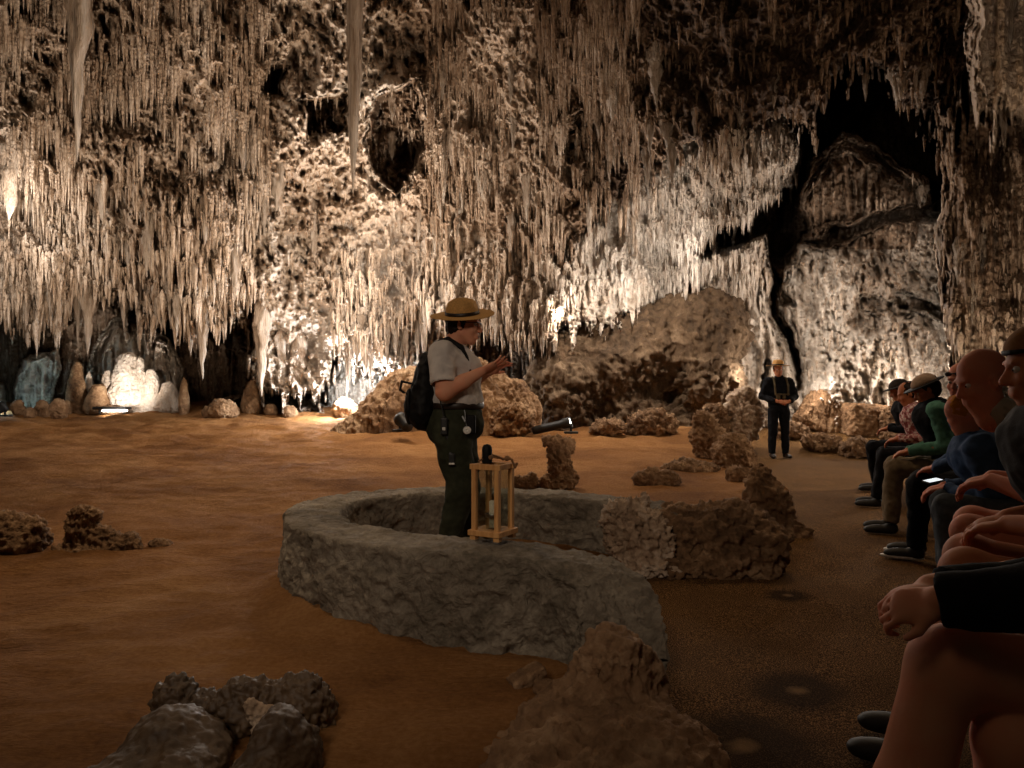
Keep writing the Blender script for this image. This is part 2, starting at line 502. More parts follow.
def scatter_spikes(name, n, region, length, radius, seed, label, cal=.6):
    """thousands of small stalactites hanging from the rock of a region"""
    rng = np.random.default_rng(seed); VV = []; FF = []; off = 0; cnt = 0
    x0, y0, x1, y1, cond = region
    tries = 0
    while cnt < n and tries < n * 8:
        tries += 1
        px = rng.uniform(x0, x1); py = rng.uniform(y0, y1)
        if cond and not cond(px, py): continue
        d = depth_at(px, py); dl = depth_at(px, py + 4)
        if dl < d - .15 or d > 17.5: continue
        if dl < d + .05 and rng.random() > .35: continue
        L = min(rng.lognormal(math.log(length), .5), length * 2.1); R = radius * (.6 + .8 * rng.random()) * (.6 + .4 * L / length)
        v, f = SPK[rng.integers(len(SPK))]
        a = rng.uniform(0, 6.28); ca, sa = math.cos(a), math.sin(a)
        p = P(px, py, d + .02)
        w = np.stack([(v[:, 0] * ca - v[:, 1] * sa) * R + p.x, (v[:, 0] * sa + v[:, 1] * ca) * R + p.y, v[:, 2] * L + p.z + .08], -1)
        VV.append(w); FF.append(f + off); off += len(v); cnt += 1
    o = mk(name, np.concatenate(VV), np.concatenate(FF), M_CAVE)
    attr(o, 'calcite', np.full(off, cal))
    tag(o, label, 'stalactites', kind='stuff')


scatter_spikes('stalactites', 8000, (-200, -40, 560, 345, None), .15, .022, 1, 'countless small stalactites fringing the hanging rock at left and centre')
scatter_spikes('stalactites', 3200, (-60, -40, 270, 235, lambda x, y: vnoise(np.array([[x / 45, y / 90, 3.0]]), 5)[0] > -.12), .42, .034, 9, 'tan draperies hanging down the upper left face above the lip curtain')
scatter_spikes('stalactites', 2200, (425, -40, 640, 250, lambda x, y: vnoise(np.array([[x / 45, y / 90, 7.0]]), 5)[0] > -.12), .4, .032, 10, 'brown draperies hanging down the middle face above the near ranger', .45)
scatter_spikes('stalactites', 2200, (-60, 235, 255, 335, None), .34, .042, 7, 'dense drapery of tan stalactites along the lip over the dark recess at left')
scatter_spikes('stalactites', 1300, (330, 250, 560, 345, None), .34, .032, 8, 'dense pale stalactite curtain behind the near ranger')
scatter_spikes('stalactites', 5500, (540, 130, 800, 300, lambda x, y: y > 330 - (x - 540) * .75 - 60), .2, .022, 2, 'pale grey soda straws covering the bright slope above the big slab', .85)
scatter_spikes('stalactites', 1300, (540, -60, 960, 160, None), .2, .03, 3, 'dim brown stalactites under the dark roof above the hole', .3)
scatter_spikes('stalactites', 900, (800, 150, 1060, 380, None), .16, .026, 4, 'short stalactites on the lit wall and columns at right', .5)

BIG = [spike(20 + s, 18, 40, .55) for s in range(8)]
BIGM = []


def big_stalactite(px, y0, y1, wpx, label, group, cal=.6):
    d = depth_at(px, y0) ; p = P(px, y0, d + .12)
    L = (y1 - y0) * d / F; R = wpx * .5 * d / F * 1.25
    k = int(RNG.integers(len(BIG)))
    v, f = BIG[k]
    if not BIGM:
        for vv, ff in BIG:
            o = mk('stalactite', vv, ff, M_CAVE); attr(o, 'calcite', np.full(len(vv), .6)); BIGM.append(o.data)
            bpy.data.objects.remove(o)
    o = bpy.data.objects.new('stalactite', BIGM[k]); C.objects.link(o)
    o.location = p; o.scale = (R, R, L); o.rotation_euler = (0, 0, float(RNG.uniform(0, 6.28)))
    tag(o, label, 'stalactite', group)


for px, y0, y1, w, lab in (
        (88, 285, 356, 13, 'long pale stalactite hanging over the dark recess left of the white stalagmite mound'),
        (203, 290, 381, 13, 'longest stalactite, tip almost down to the dark gap right of the white mound'),
        (189, 285, 358, 12, 'stalactite just left of the longest one over the dark gap'),
        (138, 270, 352, 8, 'thin white stalactite pointing down at the white stalagmite mound'),
        (123, 265, 334, 10, 'stalactite left of the thin white one over the white stalagmite mound'),
        (78, 275, 346, 8, 'thin stalactite beside the long pale one at left'),
        (160, 290, 330, 12, 'stubby stalactite between the thin white one and the pair right of it'),
        (12, 140, 222, 30, 'brightly lit broad white stalactite at the far left edge'),
        (14, 250, 312, 12, 'brown stalactite at the far left, below the brightly lit broad one'),
        (198, 130, 202, 20, 'fat smooth carrot-shaped stalactite high in the left mass'),
        (262, 300, 398, 16, 'popcorn-crusted column end right of the dark gap'),
        (300, 330, 410, 18, 'ragged calcite column reaching the floor at the centre left'),
        (281, 330, 400, 12, 'slimmer ragged column left of the floor-reaching one'),
        (356, -80, 200, 22, 'tall smooth stone column running down the upper middle'),
        (350, 100, 140, 8, 'short hooked stalactite at the foot of the tall smooth column'),
        (80, -60, 165, 22, 'long smooth drapery column in the upper left'),
        (590, 190, 246, 8, 'dark stalactite hanging before the bright slope'),
        (612, 60, 120, 24, 'broad brown drapery under the dark roof, centre'),
        (655, 40, 110, 18, 'brown drapery under the dark roof, right of the broad one'),
        (775, 60, 110, 12, 'brown stalactite beside the dark hole'),
        (897, 60, 112, 16, 'broad stalactite at the right rim of the dark hole'),
        (924, 55, 104, 14, 'stalactite right of the broad one at the rim of the dark hole'),
        (1003, 100, 148, 9, 'stalactite under the bright popcorn ledge at the upper right'),
        (1010, -30, 50, 14, 'pale draped column above the popcorn ledge at the upper right'),
        (752, 235, 285, 26, 'grey hanging block with a flat lower edge under the dark ledge')):
    big_stalactite(px, y0, y1, w, lab, None)
rg = np.random.default_rng(77)
for (xa, xb_, ya, yb, n, l0, l1, w, grp, lab) in (
        (0, 70, 275, 300, 8, 22, 40, 7, 'stalactites along the lip at the far left', 'short pale stalactite in the row along the lip at the far left'),
        (72, 185, 270, 300, 13, 22, 52, 8, 'stalactites over the white mound', 'stalactite in the row over the white stalagmite mound'),
        (336, 425, 300, 345, 34, 24, 60, 7, 'white stalactites over the bright niche', 'slender white stalactite in the curtain over the bright niche behind the near ranger'),
        (425, 520, 280, 325, 22, 24, 50, 9, 'stalactites behind the near ranger', 'tan stalactite in the fringe behind the near ranger hat'),
        (495, 590, 260, 305, 20, 24, 52, 9, 'stalactites left of the big slab', 'lit tan stalactite in the fringe above the left end of the big sloping block'),
        (600, 760, 225, 262, 26, 22, 40, 6, 'stalactites above the big slab', 'white stalactite in the fringe above the top of the big sloping block'),
        (560, 780, 100, 150, 24, 20, 50, 9, 'brown stalactites along the dark roof edge', 'brown stalactite along the dark roof edge over the bright slope'),
        (855, 930, 60, 85, 6, 22, 40, 9, 'stalactites around the dark hole', 'small brown stalactite on the right rim of the dark hole'),
        (885, 938, 182, 190, 7, 14, 24, 7, 'lit stalactites in the small window', 'bright white stalactite in the small lit window under the dome'),
        (940, 1020, 200, 300, 10, 40, 90, 12, 'draperies on the right columns', 'long brown drapery on the near column mass at right'),
        (100, 320, 120, 250, 26, 26, 60, 10, 'stalactites on the left mass', 'tan stalactite on the face of the left hanging mass'),
        (385, 545, 40, 220, 24, 26, 60, 9, 'stalactites on the middle mass', 'brown stalactite on the face of the middle hanging mass')):
    for _ in range(n):
        big_stalactite(rg.uniform(xa, xb_), y := rg.uniform(ya, yb), y + rg.uniform(l0, l1), w * rg.uniform(.7, 1.3), lab, grp)


# ------------------------------------------------------------------ solids grown on a voxel field
def _v(a): return np.asarray(a, np.float32)


class Blob:
    """smooth union of tapered limbs, ellipsoids and boxes, meshed as one closed surface"""

    def __init__(s, lo, hi, h):
        s.lo = _v(lo); s.h = h
        n = np.ceil((_v(hi) - s.lo) / h).astype(int) + 1
        s.n = n; s.F = np.full(tuple(n), .5, np.float32)
        s.ax = [s.lo[k] + h * np.arange(n[k], dtype=np.float32) for k in range(3)]

    def _apply(s, lo, hi, fn, k, sub=False):
        a = np.maximum(np.floor((_v(lo) - s.lo) / s.h).astype(int) - 1, 0)
        b = np.minimum(np.ceil((_v(hi) - s.lo) / s.h).astype(int) + 2, s.n)
        if (b <= a).any(): return s
        X = s.ax[0][a[0]:b[0], None, None]; Y = s.ax[1][None, a[1]:b[1], None]; Z = s.ax[2][None, None, a[2]:b[2]]
        d = fn(X, Y, Z).astype(np.float32)
        V = s.F[a[0]:b[0], a[1]:b[1], a[2]:b[2]]
        if sub: d = -d; r = -s._smin(-V, -d, k)
        else: r = s._smin(V, d, k)
        s.F[a[0]:b[0], a[1]:b[1], a[2]:b[2]] = r
        return s

    @staticmethod
    def _smin(a, b, k):
        if k <= 0: return np.minimum(a, b)
        h = np.maximum(k - np.abs(a - b), 0) / k
        return np.minimum(a, b) - h * h * k * .25

    def limb(s, a, b, ra, rb, k=.02, flat_a=False, flat_b=False, sub=False):
        a = _v(a); b = _v(b); ba = b - a; L2 = float((ba * ba).sum()) + 1e-9; L = math.sqrt(L2)
        m = max(ra, rb) + .05 + k
        def fn(X, Y, Z):
            px, py, pz = X - a[0], Y - a[1], Z - a[2]
            t = (px * ba[0] + py * ba[1] + pz * ba[2]) / L2
            tc = np.clip(t, 0, 1)
            d = np.sqrt((px - tc * ba[0]) ** 2 + (py - tc * ba[1]) ** 2 + (pz - tc * ba[2]) ** 2) - (ra + (rb - ra) * tc)
            if flat_b: d = np.maximum(d, (t - 1) * L)
            if flat_a: d = np.maximum(d, -t * L)
            return d
        return s._apply(np.minimum(a, b) - m, np.maximum(a, b) + m, fn, k, sub)

    def chain(s, pts, rad, k=.02, **kw):
        for i in range(len(pts) - 1): s.limb(pts[i], pts[i + 1], rad[i], rad[i + 1], k, **kw)
        return s

    def ball(s, c, r, k=.02, rot=None, sub=False):
        """ellipsoid; rot = 3x3 matrix whose columns are the axes"""
        c = _v(c); r = _v(r) if np.ndim(r) else _v([r, r, r]); m = float(r.max()) + .05 + k
        R = np.eye(3) if rot is None else np.asarray(rot)
        def fn(X, Y, Z):
            p = [X - c[0], Y - c[1], Z - c[2]]
            q = [(p[0] * R[0, j] + p[1] * R[1, j] + p[2] * R[2, j]) / r[j] for j in range(3)]
            k0 = np.sqrt(q[0] ** 2 + q[1] ** 2 + q[2] ** 2) + 1e-6
            k1 = np.sqrt((q[0] / r[0]) ** 2 + (q[1] / r[1]) ** 2 + (q[2] / r[2]) ** 2) + 1e-6
            return k0 * (k0 - 1) / k1
        return s._apply(c - m, c + m, fn, k, sub)

    def box(s, c, r, rnd=.01, k=.01, rot=None, sub=False):
        c = _v(c); r = _v(r); m = float(np.sqrt((r * r).sum())) + .05 + k
        R = np.eye(3) if rot is None else np.asarray(rot)
        def fn(X, Y, Z):
            p = [X - c[0], Y - c[1], Z - c[2]]
            q = [np.abs(p[0] * R[0, j] + p[1] * R[1, j] + p[2] * R[2, j]) - (r[j] - rnd) for j in range(3)]
            o = np.sqrt(sum(np.maximum(v, 0) ** 2 for v in q))
            return o + np.minimum(np.maximum(np.maximum(q[0], q[1]), q[2]), 0) - rnd
        return s._apply(c - m, c + m, fn, k, sub)

    def cut(s, point, normal):
        """remove what lies on the side the normal points to"""
        n = _v(normal); n = n / np.linalg.norm(n); p = _v(point)
        d = (s.ax[0][:, None, None] - p[0]) * n[0] + (s.ax[1][None, :, None] - p[1]) * n[1] + (s.ax[2][None, None, :] - p[2]) * n[2]
        s.F = np.maximum(s.F, d.astype(np.float32)); return s

    def mesh(s):
        Fd = s.F
        Fd[0] = Fd[-1] = .1; Fd[:, 0] = Fd[:, -1] = .1; Fd[:, :, 0] = Fd[:, :, -1] = .1
        neg = Fd < 0
        nx, ny, nz = Fd.shape
        cnt = np.zeros((nx - 1, ny - 1, nz - 1), np.int8)
        for i in (0, 1):
            for j in (0, 1):
                for k in (0, 1):
                    cnt += neg[i:nx - 1 + i, j:ny - 1 + j, k:nz - 1 + k]
        act = (cnt > 0) & (cnt < 8)
        I, J, K = np.nonzero(act)
        idx = np.full(act.shape, -1, np.int32); idx[I, J, K] = np.arange(len(I))
        acc = np.zeros((len(I), 3), np.float32); num = np.zeros(len(I), np.float32)
        cs = [(i, j, k) for i in (0, 1) for j in (0, 1) for k in (0, 1)]
        val = {c: Fd[I + c[0], J + c[1], K + c[2]] for c in cs}
        for c in cs:
            for axn in range(3):
                if c[axn] == 0:
                    e = list(c); e[axn] = 1; e = tuple(e)
                    a, b = val[c], val[e]; m = (a < 0) != (b < 0)
                    t = np.where(m, a / np.where(m, a - b, 1), 0)
                    pt = np.array(c, np.float32)[None, :].repeat(len(I), 0); pt[:, axn] += t
                    acc += pt * m[:, None]; num += m
        v = (acc / num[:, None] + np.stack([I, J, K], -1)) * s.h + s.lo
        fs = []
        for axn in range(3):
            o = [(1, 2), (2, 0), (0, 1)][axn]
            sl0 = [slice(None)] * 3; sl1 = [slice(None)] * 3
            sl0[axn] = slice(0, -1); sl1[axn] = slice(1, None)
            A = neg[tuple(sl0)]; B = neg[tuple(sl1)]
            ii = np.stack(np.nonzero(A != B), -1)
            ok = (ii[:, o[0]] > 0) & (ii[:, o[1]] > 0) & (ii[:, o[0]] < Fd.shape[o[0]] - 1) & (ii[:, o[1]] < Fd.shape[o[1]] - 1)
            ii = ii[ok]; fl = A[tuple(ii.T)]
            q = []
            for du, dv in ((1, 1), (0, 1), (0, 0), (1, 0)):
                jj = ii.copy(); jj[:, o[0]] -= du; jj[:, o[1]] -= dv
                q.append(idx[tuple(jj.T)])
            q = np.stack(q, -1)
            q[~fl] = q[~fl][:, ::-1]
            fs.append(q)
        return v, np.concatenate(fs)


def vnormals(v, f):
    n = np.cross(v[f[:, 2]] - v[f[:, 0]], v[f[:, 3]] - v[f[:, 1]])
    out = np.zeros_like(v)
    for k in range(4): np.add.at(out, f[:, k], n)
    return out / (np.linalg.norm(out, axis=1, keepdims=True) + 1e-9)


def rough_rock(v, f, amp, sc, seed, pop=0, ridge=0, flute=0, pop_below=None):
    v = v.astype(np.float32); n = vnormals(v, f)
    pop = pop * 1.3
    if pop_below is not None: pop = pop * sstep(pop_below + .3, pop_below - .3, v[:, 2] + .25 * fbm(v, 2, seed))
    d = fbm(v * sc, 4, seed) * amp
    if ridge: d = d - np.abs(fbm(v * sc * 2.2, 3, seed + 5)) * ridge
    if np.any(pop): d = d + (.6 - worley(v * sc * 5, seed + 7)) * pop + (.5 - worley(v * sc * 11, seed + 8)) * pop * .5
    if flute: d = d - np.abs(fbm(v * np.float32([sc * 5, sc * 5, sc * .5]), 3, seed + 11)) * flute
    v = v + n * d[:, None]
    n = vnormals(v, f)
    return v + n * (fbm(v * sc * 6, 4, seed + 3) * amp * .42 - np.abs(fbm(v * sc * 4, 3, seed + 4)) * amp * .3)[:, None]


def blob_rock(name, base, prims, h, mat, label, cat='rock', group=None, amp=.03, sc=3, seed=1, smooth=True, calcite=None, parent=None, kind=None, **kw):
    """rock made of ellipsoids given relative to its base point; base sits on the ground"""
    base = Vector(base)
    lo = np.min([np.array(p[0]) - max(p[1]) if len(p) < 5 else np.array(p[0]) - max(p[1]) for p in prims], 0) - .1 - amp
    hi = np.max([np.array(p[0]) + max(p[1]) for p in prims], 0) + .1 + amp
    b = Blob(lo, hi, h)
    for p in prims:
        c, r = p[0], p[1]; k = p[2] if len(p) > 2 else .08
        rot = Euler(tuple(math.radians(a) for a in p[3])).to_matrix() if len(p) > 3 and p[3] is not None else None
        if len(p) > 4: b.box(c, r, min(r) * .35, k, rot)
        else: b.ball(c, r, k, rot)
    v, f = b.mesh()
    v = rough_rock(v, f, amp, sc, seed, **kw)
    o = mk(name, v, f, mat, parent, smooth); o.location = base
    if calcite is not None: attr(o, 'calcite', np.full(len(v), calcite))
    if label: tag(o, label, cat, group, kind)
    return o


def on_ground(px, py):
    """floor point seen at a pixel"""
    d = np.arange(1.2, 19.6, .02); x = (px - CX) * d / F; zr = EYE + (HY - py) * d / F
    z = np.where(x < xb(d), ground_z(x, d), path_z(x, d))
    k = np.nonzero(zr <= z)[0]; k = int(k[0]) if len(k) else len(d) - 1
    return Vector((float(x[k]), float(d[k]), float(z[k])))


# ------------------------------------------------------------------ the round pool wall
def mortar_mat():
    t = NT('grey_mortar', .9); t.b.inputs['Specular IOR Level'].default_value = .15
    a = t.noise(2.2, 5, None, .65, .6); b = t.noise(18, 5, None, .7)
    f = t.math('ADD', t.math('MULTIPLY', a, .6), t.math('MULTIPLY', b, .4))
    t.color(t.ramp(f, [(.38, lin(92, 84, 72)), (.5, lin(126, 116, 102)), (.62, lin(154, 144, 128))]))
    t.bump(t.math('ADD', t.noise(26, 6, None, .7, .4), t.math('MULTIPLY', t.noise(7, 3, None, .6, 1.5), 1.6)), .9, .03)
    return t.m


M_MORTAR = mortar_mat()
RING = [(.47, 3.06, .10), (.475, 3.15, .24), (.45, 3.27, .35), (.36, 3.4, .42), (.18, 3.51, .445), (-.05, 3.58, .455), (-.5, 3.74, .455), (-.85, 3.98, .455), (-1.13, 4.32, .46),
        (-1.26, 4.72, .46), (-1.24, 5.12, .46), (-1.04, 5.42, .46), (-.7, 5.6, .46), (-.2, 5.62, .46), (.22, 5.54, .455), (.6, 5.34, .45), (1.0, 5.15, .42), (1.3, 5.05, .38)]


def catmull(pts, n):
    p = np.array(pts, float); p = np.vstack([2 * p[0] - p[1], p, 2 * p[-1] - p[-2]])
    out = []
    for i in range(1, len(p) - 2):
        for t in np.linspace(0, 1, n, endpoint=False):
            out.append(.5 * ((2 * p[i]) + (-p[i - 1] + p[i + 1]) * t + (2 * p[i - 1] - 5 * p[i] + 4 * p[i + 1] - p[i + 2]) * t * t + (-p[i - 1] + 3 * p[i] - 3 * p[i + 1] + p[i + 2]) * t ** 3))
    out.append(p[-2]); return np.array(out)


def build_ring():
    c = catmull(RING, 44)
    xy = c[:, :2]; h = c[:, 2]
    tg = np.gradient(xy, axis=0); tg /= np.linalg.norm(tg, axis=1, keepdims=True)
    nr = np.stack([tg[:, 1], -tg[:, 0]], -1)          # towards the inside of the pool
    prof = []
    for z in np.linspace(-.06, .90, 50): prof.append((-1 - .10 * (1 - z), z))
    for a in np.linspace(0, 1, 9)[1:]: prof.append((-1 + .16 * (1 - math.cos(a * math.pi / 2)) , .90 + .1 * math.sin(a * math.pi / 2)))
    for u in np.linspace(-.84, .84, 20)[1:-1]: prof.append((u, 1.0))
    for a in np.linspace(0, 1, 9): prof.append((.84 + .16 * math.sin(a * math.pi / 2), 1 - .1 * (1 - math.cos(a * math.pi / 2))))
    for z in np.linspace(.9, -.06, 40)[1:]: prof.append((1, z))
    prof = np.array(prof)
    u = prof[:, 0][None, :] * .19; w = prof[:, 1][None, :]
    Xr = xy[:, 0][:, None] + nr[:, 0][:, None] * u
    Yr = xy[:, 1][:, None] + nr[:, 1][:, None] * u
    Z = w * h[:, None] + 0 * Xr
    sh = Xr.shape
    v = np.stack([Xr, Yr, Z], -1).reshape(-1, 3).astype(np.float32)
    f = gridfaces(*sh)
    n = vnormals(v, f)
    if n[(sh[0] // 3) * sh[1] + 30][1] > 0 and False: pass
    d = fbm(v * 3.2, 3, 71) * .020 - np.abs(fbm(v * np.float32([7, 7, 9]), 4, 72)) * .030 + fbm(v * 30, 3, 73) * .006
    d = d - np.abs(fbm(v * 17, 3, 76)) * .012
    ch = sstep(.1, .45, fbm(v * np.float32([5, 5, 4]) + 9, 3, 75)) * .022
    top = sstep(.8, 1, v[:, 2] / .46)
    d = (d - ch) * (1 - .55 * top)
    sgn = np.sign((n * np.stack([nr[:, 0][:, None] * np.sign(u) * np.ones(sh), nr[:, 1][:, None] * np.sign(u) * np.ones(sh), np.where(w > .95, 1, 0) * np.ones(sh)], -1).reshape(-1, 3)).sum(1).sum())
    if sgn < 0: f = f[:, ::-1]; n = -n
    v = v + n * d[:, None]
    # end caps
    nv = len(v); P2 = sh[1]
    f = f.tolist()
    mk_ = mk('pool_wall', v, f + [list(range(P2)), list(range(nv - 1, nv - P2 - 1, -1))], M_MORTAR)
    tag(mk_, 'low round grey mortar wall of the dry pool the ranger stands in', 'wall', kind='thing')


build_ring()

M_DARKROCK = rock_mat('dark_wet_rock', lin(52, 40, 28), lin(82, 64, 46), lin(112, 90, 66), .8, .35, .02, spec=.4, rough=.55)
M_CORAL = rock_mat('pale_coral_rock', lin(124, 100, 78), lin(186, 160, 134), lin(226, 208, 188), 2.4, .8, .03)
M_BROWN = rock_mat('brown_rock', lin(74, 54, 38), lin(130, 100, 72), lin(184, 152, 118), 2.0, .8, .03)
M_ORANGE = rock_mat('ochre_rock', lin(100, 74, 52), lin(150, 118, 88), lin(190, 160, 128), 1.6, .8, .03)
M_SLAB = rock_mat('grey_flowstone', lin(62, 48, 34), lin(96, 76, 56), lin(136, 114, 90), .9, .8, .07, .6)

# foreground rock with a peak, at the end of the pool wall
blob_rock('peaked_boulder', (.33, 2.62, -.03), [((.02, .05, .14), (.17, .16, .22), .08), ((.05, 0, .30), (.085, .085, .08), .08), ((-.10, -.12, .04), (.24, .26, .14), .1),
          ((.12, -.2, .03), (.25, .3, .15), .1), ((-.27, -.30, -.0), (.2, .26, .13), .06), ((-.16, -.05, .08), (.14, .14, .12), .06), ((0, -.5, .0), (.34, .3, .11), .1), ((.14, .06, .18), (.10, .08, .1), .05)], .009, M_ORANGE,
          'tan peaked boulder at the near end of the round grey wall', amp=.03, sc=4, seed=11, ridge=.03, flute=.02)
blob_rock('flat_stone', on_ground(527, 684) + Vector((0, 0, .02)), [((0, 0, 0), (.075, .05, .022), .02, (0, -22, 20), 1)], .005, M_BROWN, 'small flat stone tilted on the sand beside the peaked boulder', 'stone', amp=.008, sc=9, seed=3)
blob_rock('flat_stone', on_ground(550, 690) + Vector((0, 0, .01)), [((0, 0, 0), (.06, .05, .03), .02, (0, 15, 60), 1)], .005, M_BROWN, 'small rounded stone between the flat stone and the peaked boulder', 'stone', amp=.01, sc=9, seed=4)
# dark smooth rocks near left
blob_rock('smooth_dark_rock', (-1.08, 2.36, -.02), [((-.0, .02, .05), (.17, .18, .15), .06, (0, 12, 20)), ((-.08, -.14, .02), (.13, .18, .12), .05), ((.08, -.10, .04), (.13, .16, .12), .05), ((-.22, -.2, -.02), (.16, .2, .09), .05)], .008, M_DARKROCK,
          'large smooth dark humped rock on the sand', amp=.022, sc=4, seed=21)
blob_rock('crusty_dark_rock', (-.93, 2.62, 0), [((0, 0, .06), (.15, .10, .12), .05), ((.18, .02, .07), (.12, .09, .12), .05), ((-.28, .02, .08), (.08, .07, .1), .03), ((-.14, .02, .05), (.12, .08, .08), .03)], .007, M_DARKROCK,
          'crusty dark rock ridge behind the two smooth dark rocks', amp=.02, sc=7, seed=22, pop=.02)
blob_rock('smooth_dark_rock', (-.74, 2.34, 0), [((0, 0, .06), (.09, .13, .15), .05, (0, 8, 0)), ((.05, .02, .03), (.09, .12, .12), .03), ((-.03, -.14, .0), (.11, .12, .1), .05)], .007, M_DARKROCK,
          'smaller smooth dark rock right of the humped one, standing upright', amp=.018, sc=5, seed=23)
blob_rock('white_calcite_lump', (-.86, 2.5, .11), [((0, 0, 0), (.035, .03, .04), .02), ((.04, 0, .0), (.025, .025, .03), .02), ((-.02, -.01, .03), (.02, .02, .03), .02), ((.02, -.03, -.04), (.03, .02, .03), .02)], .004, M_CORAL,
          'white crystalline lump between the dark rocks', amp=.008, sc=18, seed=24, pop=.006)
blob_rock('white_pebble', (-.835, 2.28, .06), [((0, 0, 0), (.022, .015, .012), .01)], .003, M_CORAL, 'small white pebble among the dark rocks', 'stone', amp=.002, sc=30, seed=25)
# rocks at the left edge
blob_rock('brown_boulder', (-3.72, 5.55, 0), [((-.1, 0, .1), (.22, .2, .2), .06), ((.12, .02, .08), (.12, .14, .2), .05), ((-.35, 0, .08), (.25, .2, .2), .06)], .014, M_BROWN, 'brown jagged boulder at the left, beside the knobbly stalagmite stump', amp=.05, sc=4, seed=31, pop=.03, ridge=.03)
blob_rock('knobbly_stump', (-3.28, 5.62, 0), [((0, 0, .12), (.11, .1, .2), .05), ((.03, 0, .27), (.12, .09, .06), .03), ((.16, 0, .1), (.1, .1, .09), .04), ((.30, .02, .03), (.18, .12, .08), .05), ((.1, -.02, .0), (.3, .14, .06), .04)], .011, M_BROWN,
          'knobbly brown stump with a wider top, left on the open sand', amp=.03, sc=6, seed=32, pop=.03, ridge=.02)
blob_rock('brown_rock', (-2.72, 5.72, 0), [((0, 0, .02), (.09, .07, .055), .03)], .01, M_BROWN, 'small brown rock right of the knobbly stump', amp=.012, sc=9, seed=33, pop=.01)
# stump behind the pool
p0 = on_ground(558, 489)
blob_rock('stalagmite_stump', p0, [((0, 0, .3), (.13, .12, .34), .04), ((-.08, 0, .56), (.13, .1, .07), .03), ((.1, 0, .5), (.1, .1, .12), .03), ((0, 0, .06), (.22, .18, .14), .05), ((.14, 0, .2), (.08, .08, .14), .03), ((-.02, -.1, .25), (.06, .05, .07), .02)], .016, M_ORANGE,
          'waist-high knobbly stalagmite stump with a flat top behind the pool wall', 'stalagmite', amp=.045, sc=6, seed=34, pop=.04, ridge=.05)
blob_rock('brown_rock', on_ground(527, 489), [((0, 0, .06), (.16, .1, .1), .04), ((.06, 0, .12), (.05, .05, .08), .02), ((-.12, 0, .1), (.06, .06, .06), .02)], .015, M_BROWN, 'low jagged rocks joined to the left foot of the stump', amp=.03, sc=7, seed=35, pop=.02)
# boulders where the pool wall meets the path
blob_rock('coral_boulder', (.82, 4.98, 0), [((0, 0, .22), (.19, .2, .25), .06), ((-.1, -.02, .36), (.12, .12, .11), .04), ((.12, -.05, .2), (.14, .14, .2), .04), ((.1, -.1, .05), (.2, .16, .1), .05), ((.07, .05, .44), (.05, .05, .09), .03)], .012, M_CORAL,
          'pale crusty coral-like boulder standing against the back rim of the pool', amp=.04, sc=5, seed=41, pop=.045, ridge=.03)
blob_rock('brown_boulder', (1.42, 5.0, 0), [((0, 0, .2), (.36, .28, .26), .08), ((.14, -.1, .14), (.28, .2, .24), .08), ((-.28, .05, .2), (.2, .2, .22), .05), ((-.1, -.16, .05), (.4, .15, .12), .06), ((-.3, .1, .35), (.16, .14, .1), .04)], .013, M_BROWN,
          'broad dark brown boulder between the coral boulder and the path', amp=.06, sc=3.5, seed=42, ridge=.06, pop=.02)
blob_rock('upright_slab', (2.12, 6.2, 0), [((-.05, 0, .28), (.15, .12, .36), .04, (0, 6, 10)), ((.12, -.02, .22), (.12, .12, .32), .03, (0, -24, 0)), ((0, 0, .02), (.28, .2, .14), .05), ((.28, -.05, .02), (.1, .1, .12), .05)], .013, M_TAN,
          'tan pointed boulder standing up beside the path in front of the far ranger', amp=.04, sc=4, seed=43, ridge=.05, flute=.03)
blob_rock('brown_boulder', (1.45, 5.7, 0), [((0, 0, .1), (.4, .25, .22), .06), ((.3, .1, .12), (.25, .2, .2), .06)], .016, M_BROWN, 'low brown rock ledge behind the broad dark boulder', amp=.05, sc=5, seed=44, pop=.03)
blob_rock('brown_rock', on_ground(650, 484), [((0, 0, .05), (.2, .12, .14), .05), ((.2, 0, .04), (.16, .12, .12), .05)], .02, M_BROWN, 'small brown rock mound on the sand behind the coral boulder', amp=.04, sc=6, seed=45, pop=.02)
blob_rock('brown_rock', on_ground(738, 480), [((0, 0, .06), (.16, .12, .12), .05)], .016, M_TAN, 'small tan rock lying left of the pointed boulder', amp=.03, sc=7, seed=46, pop=.02)
blob_rock('tan_boulder', on_ground(706, 458), [((0, 0, .3), (.24, .25, .42), .08, (0, -8, 0)), ((.12, -.05, .2), (.2, .2, .3), .06), ((-.05, 0, .55), (.15, .15, .14), .05)], .02, M_TAN, 'tall knobbly tan boulder, leftmost of the pair at the far edge of the path', amp=.06, sc=3.5, seed=47, pop=.05)
blob_rock('tan_boulder', on_ground(731, 466), [((0, 0, .18), (.24, .22, .3), .06), ((.14, -.05, .12), (.18, .18, .22), .05)], .018, M_TAN, 'lower knobbly tan boulder, right of the tall one at the far edge of the path', amp=.06, sc=4, seed=48, pop=.05)
blob_rock('brown_rock', on_ground(690, 470), [((0, 0, .02), (.4, .25, .12), .06)], .02, M_BROWN, 'flat brown rubble spread in front of the tall tan boulder', amp=.05, sc=6, seed=49, pop=.04)

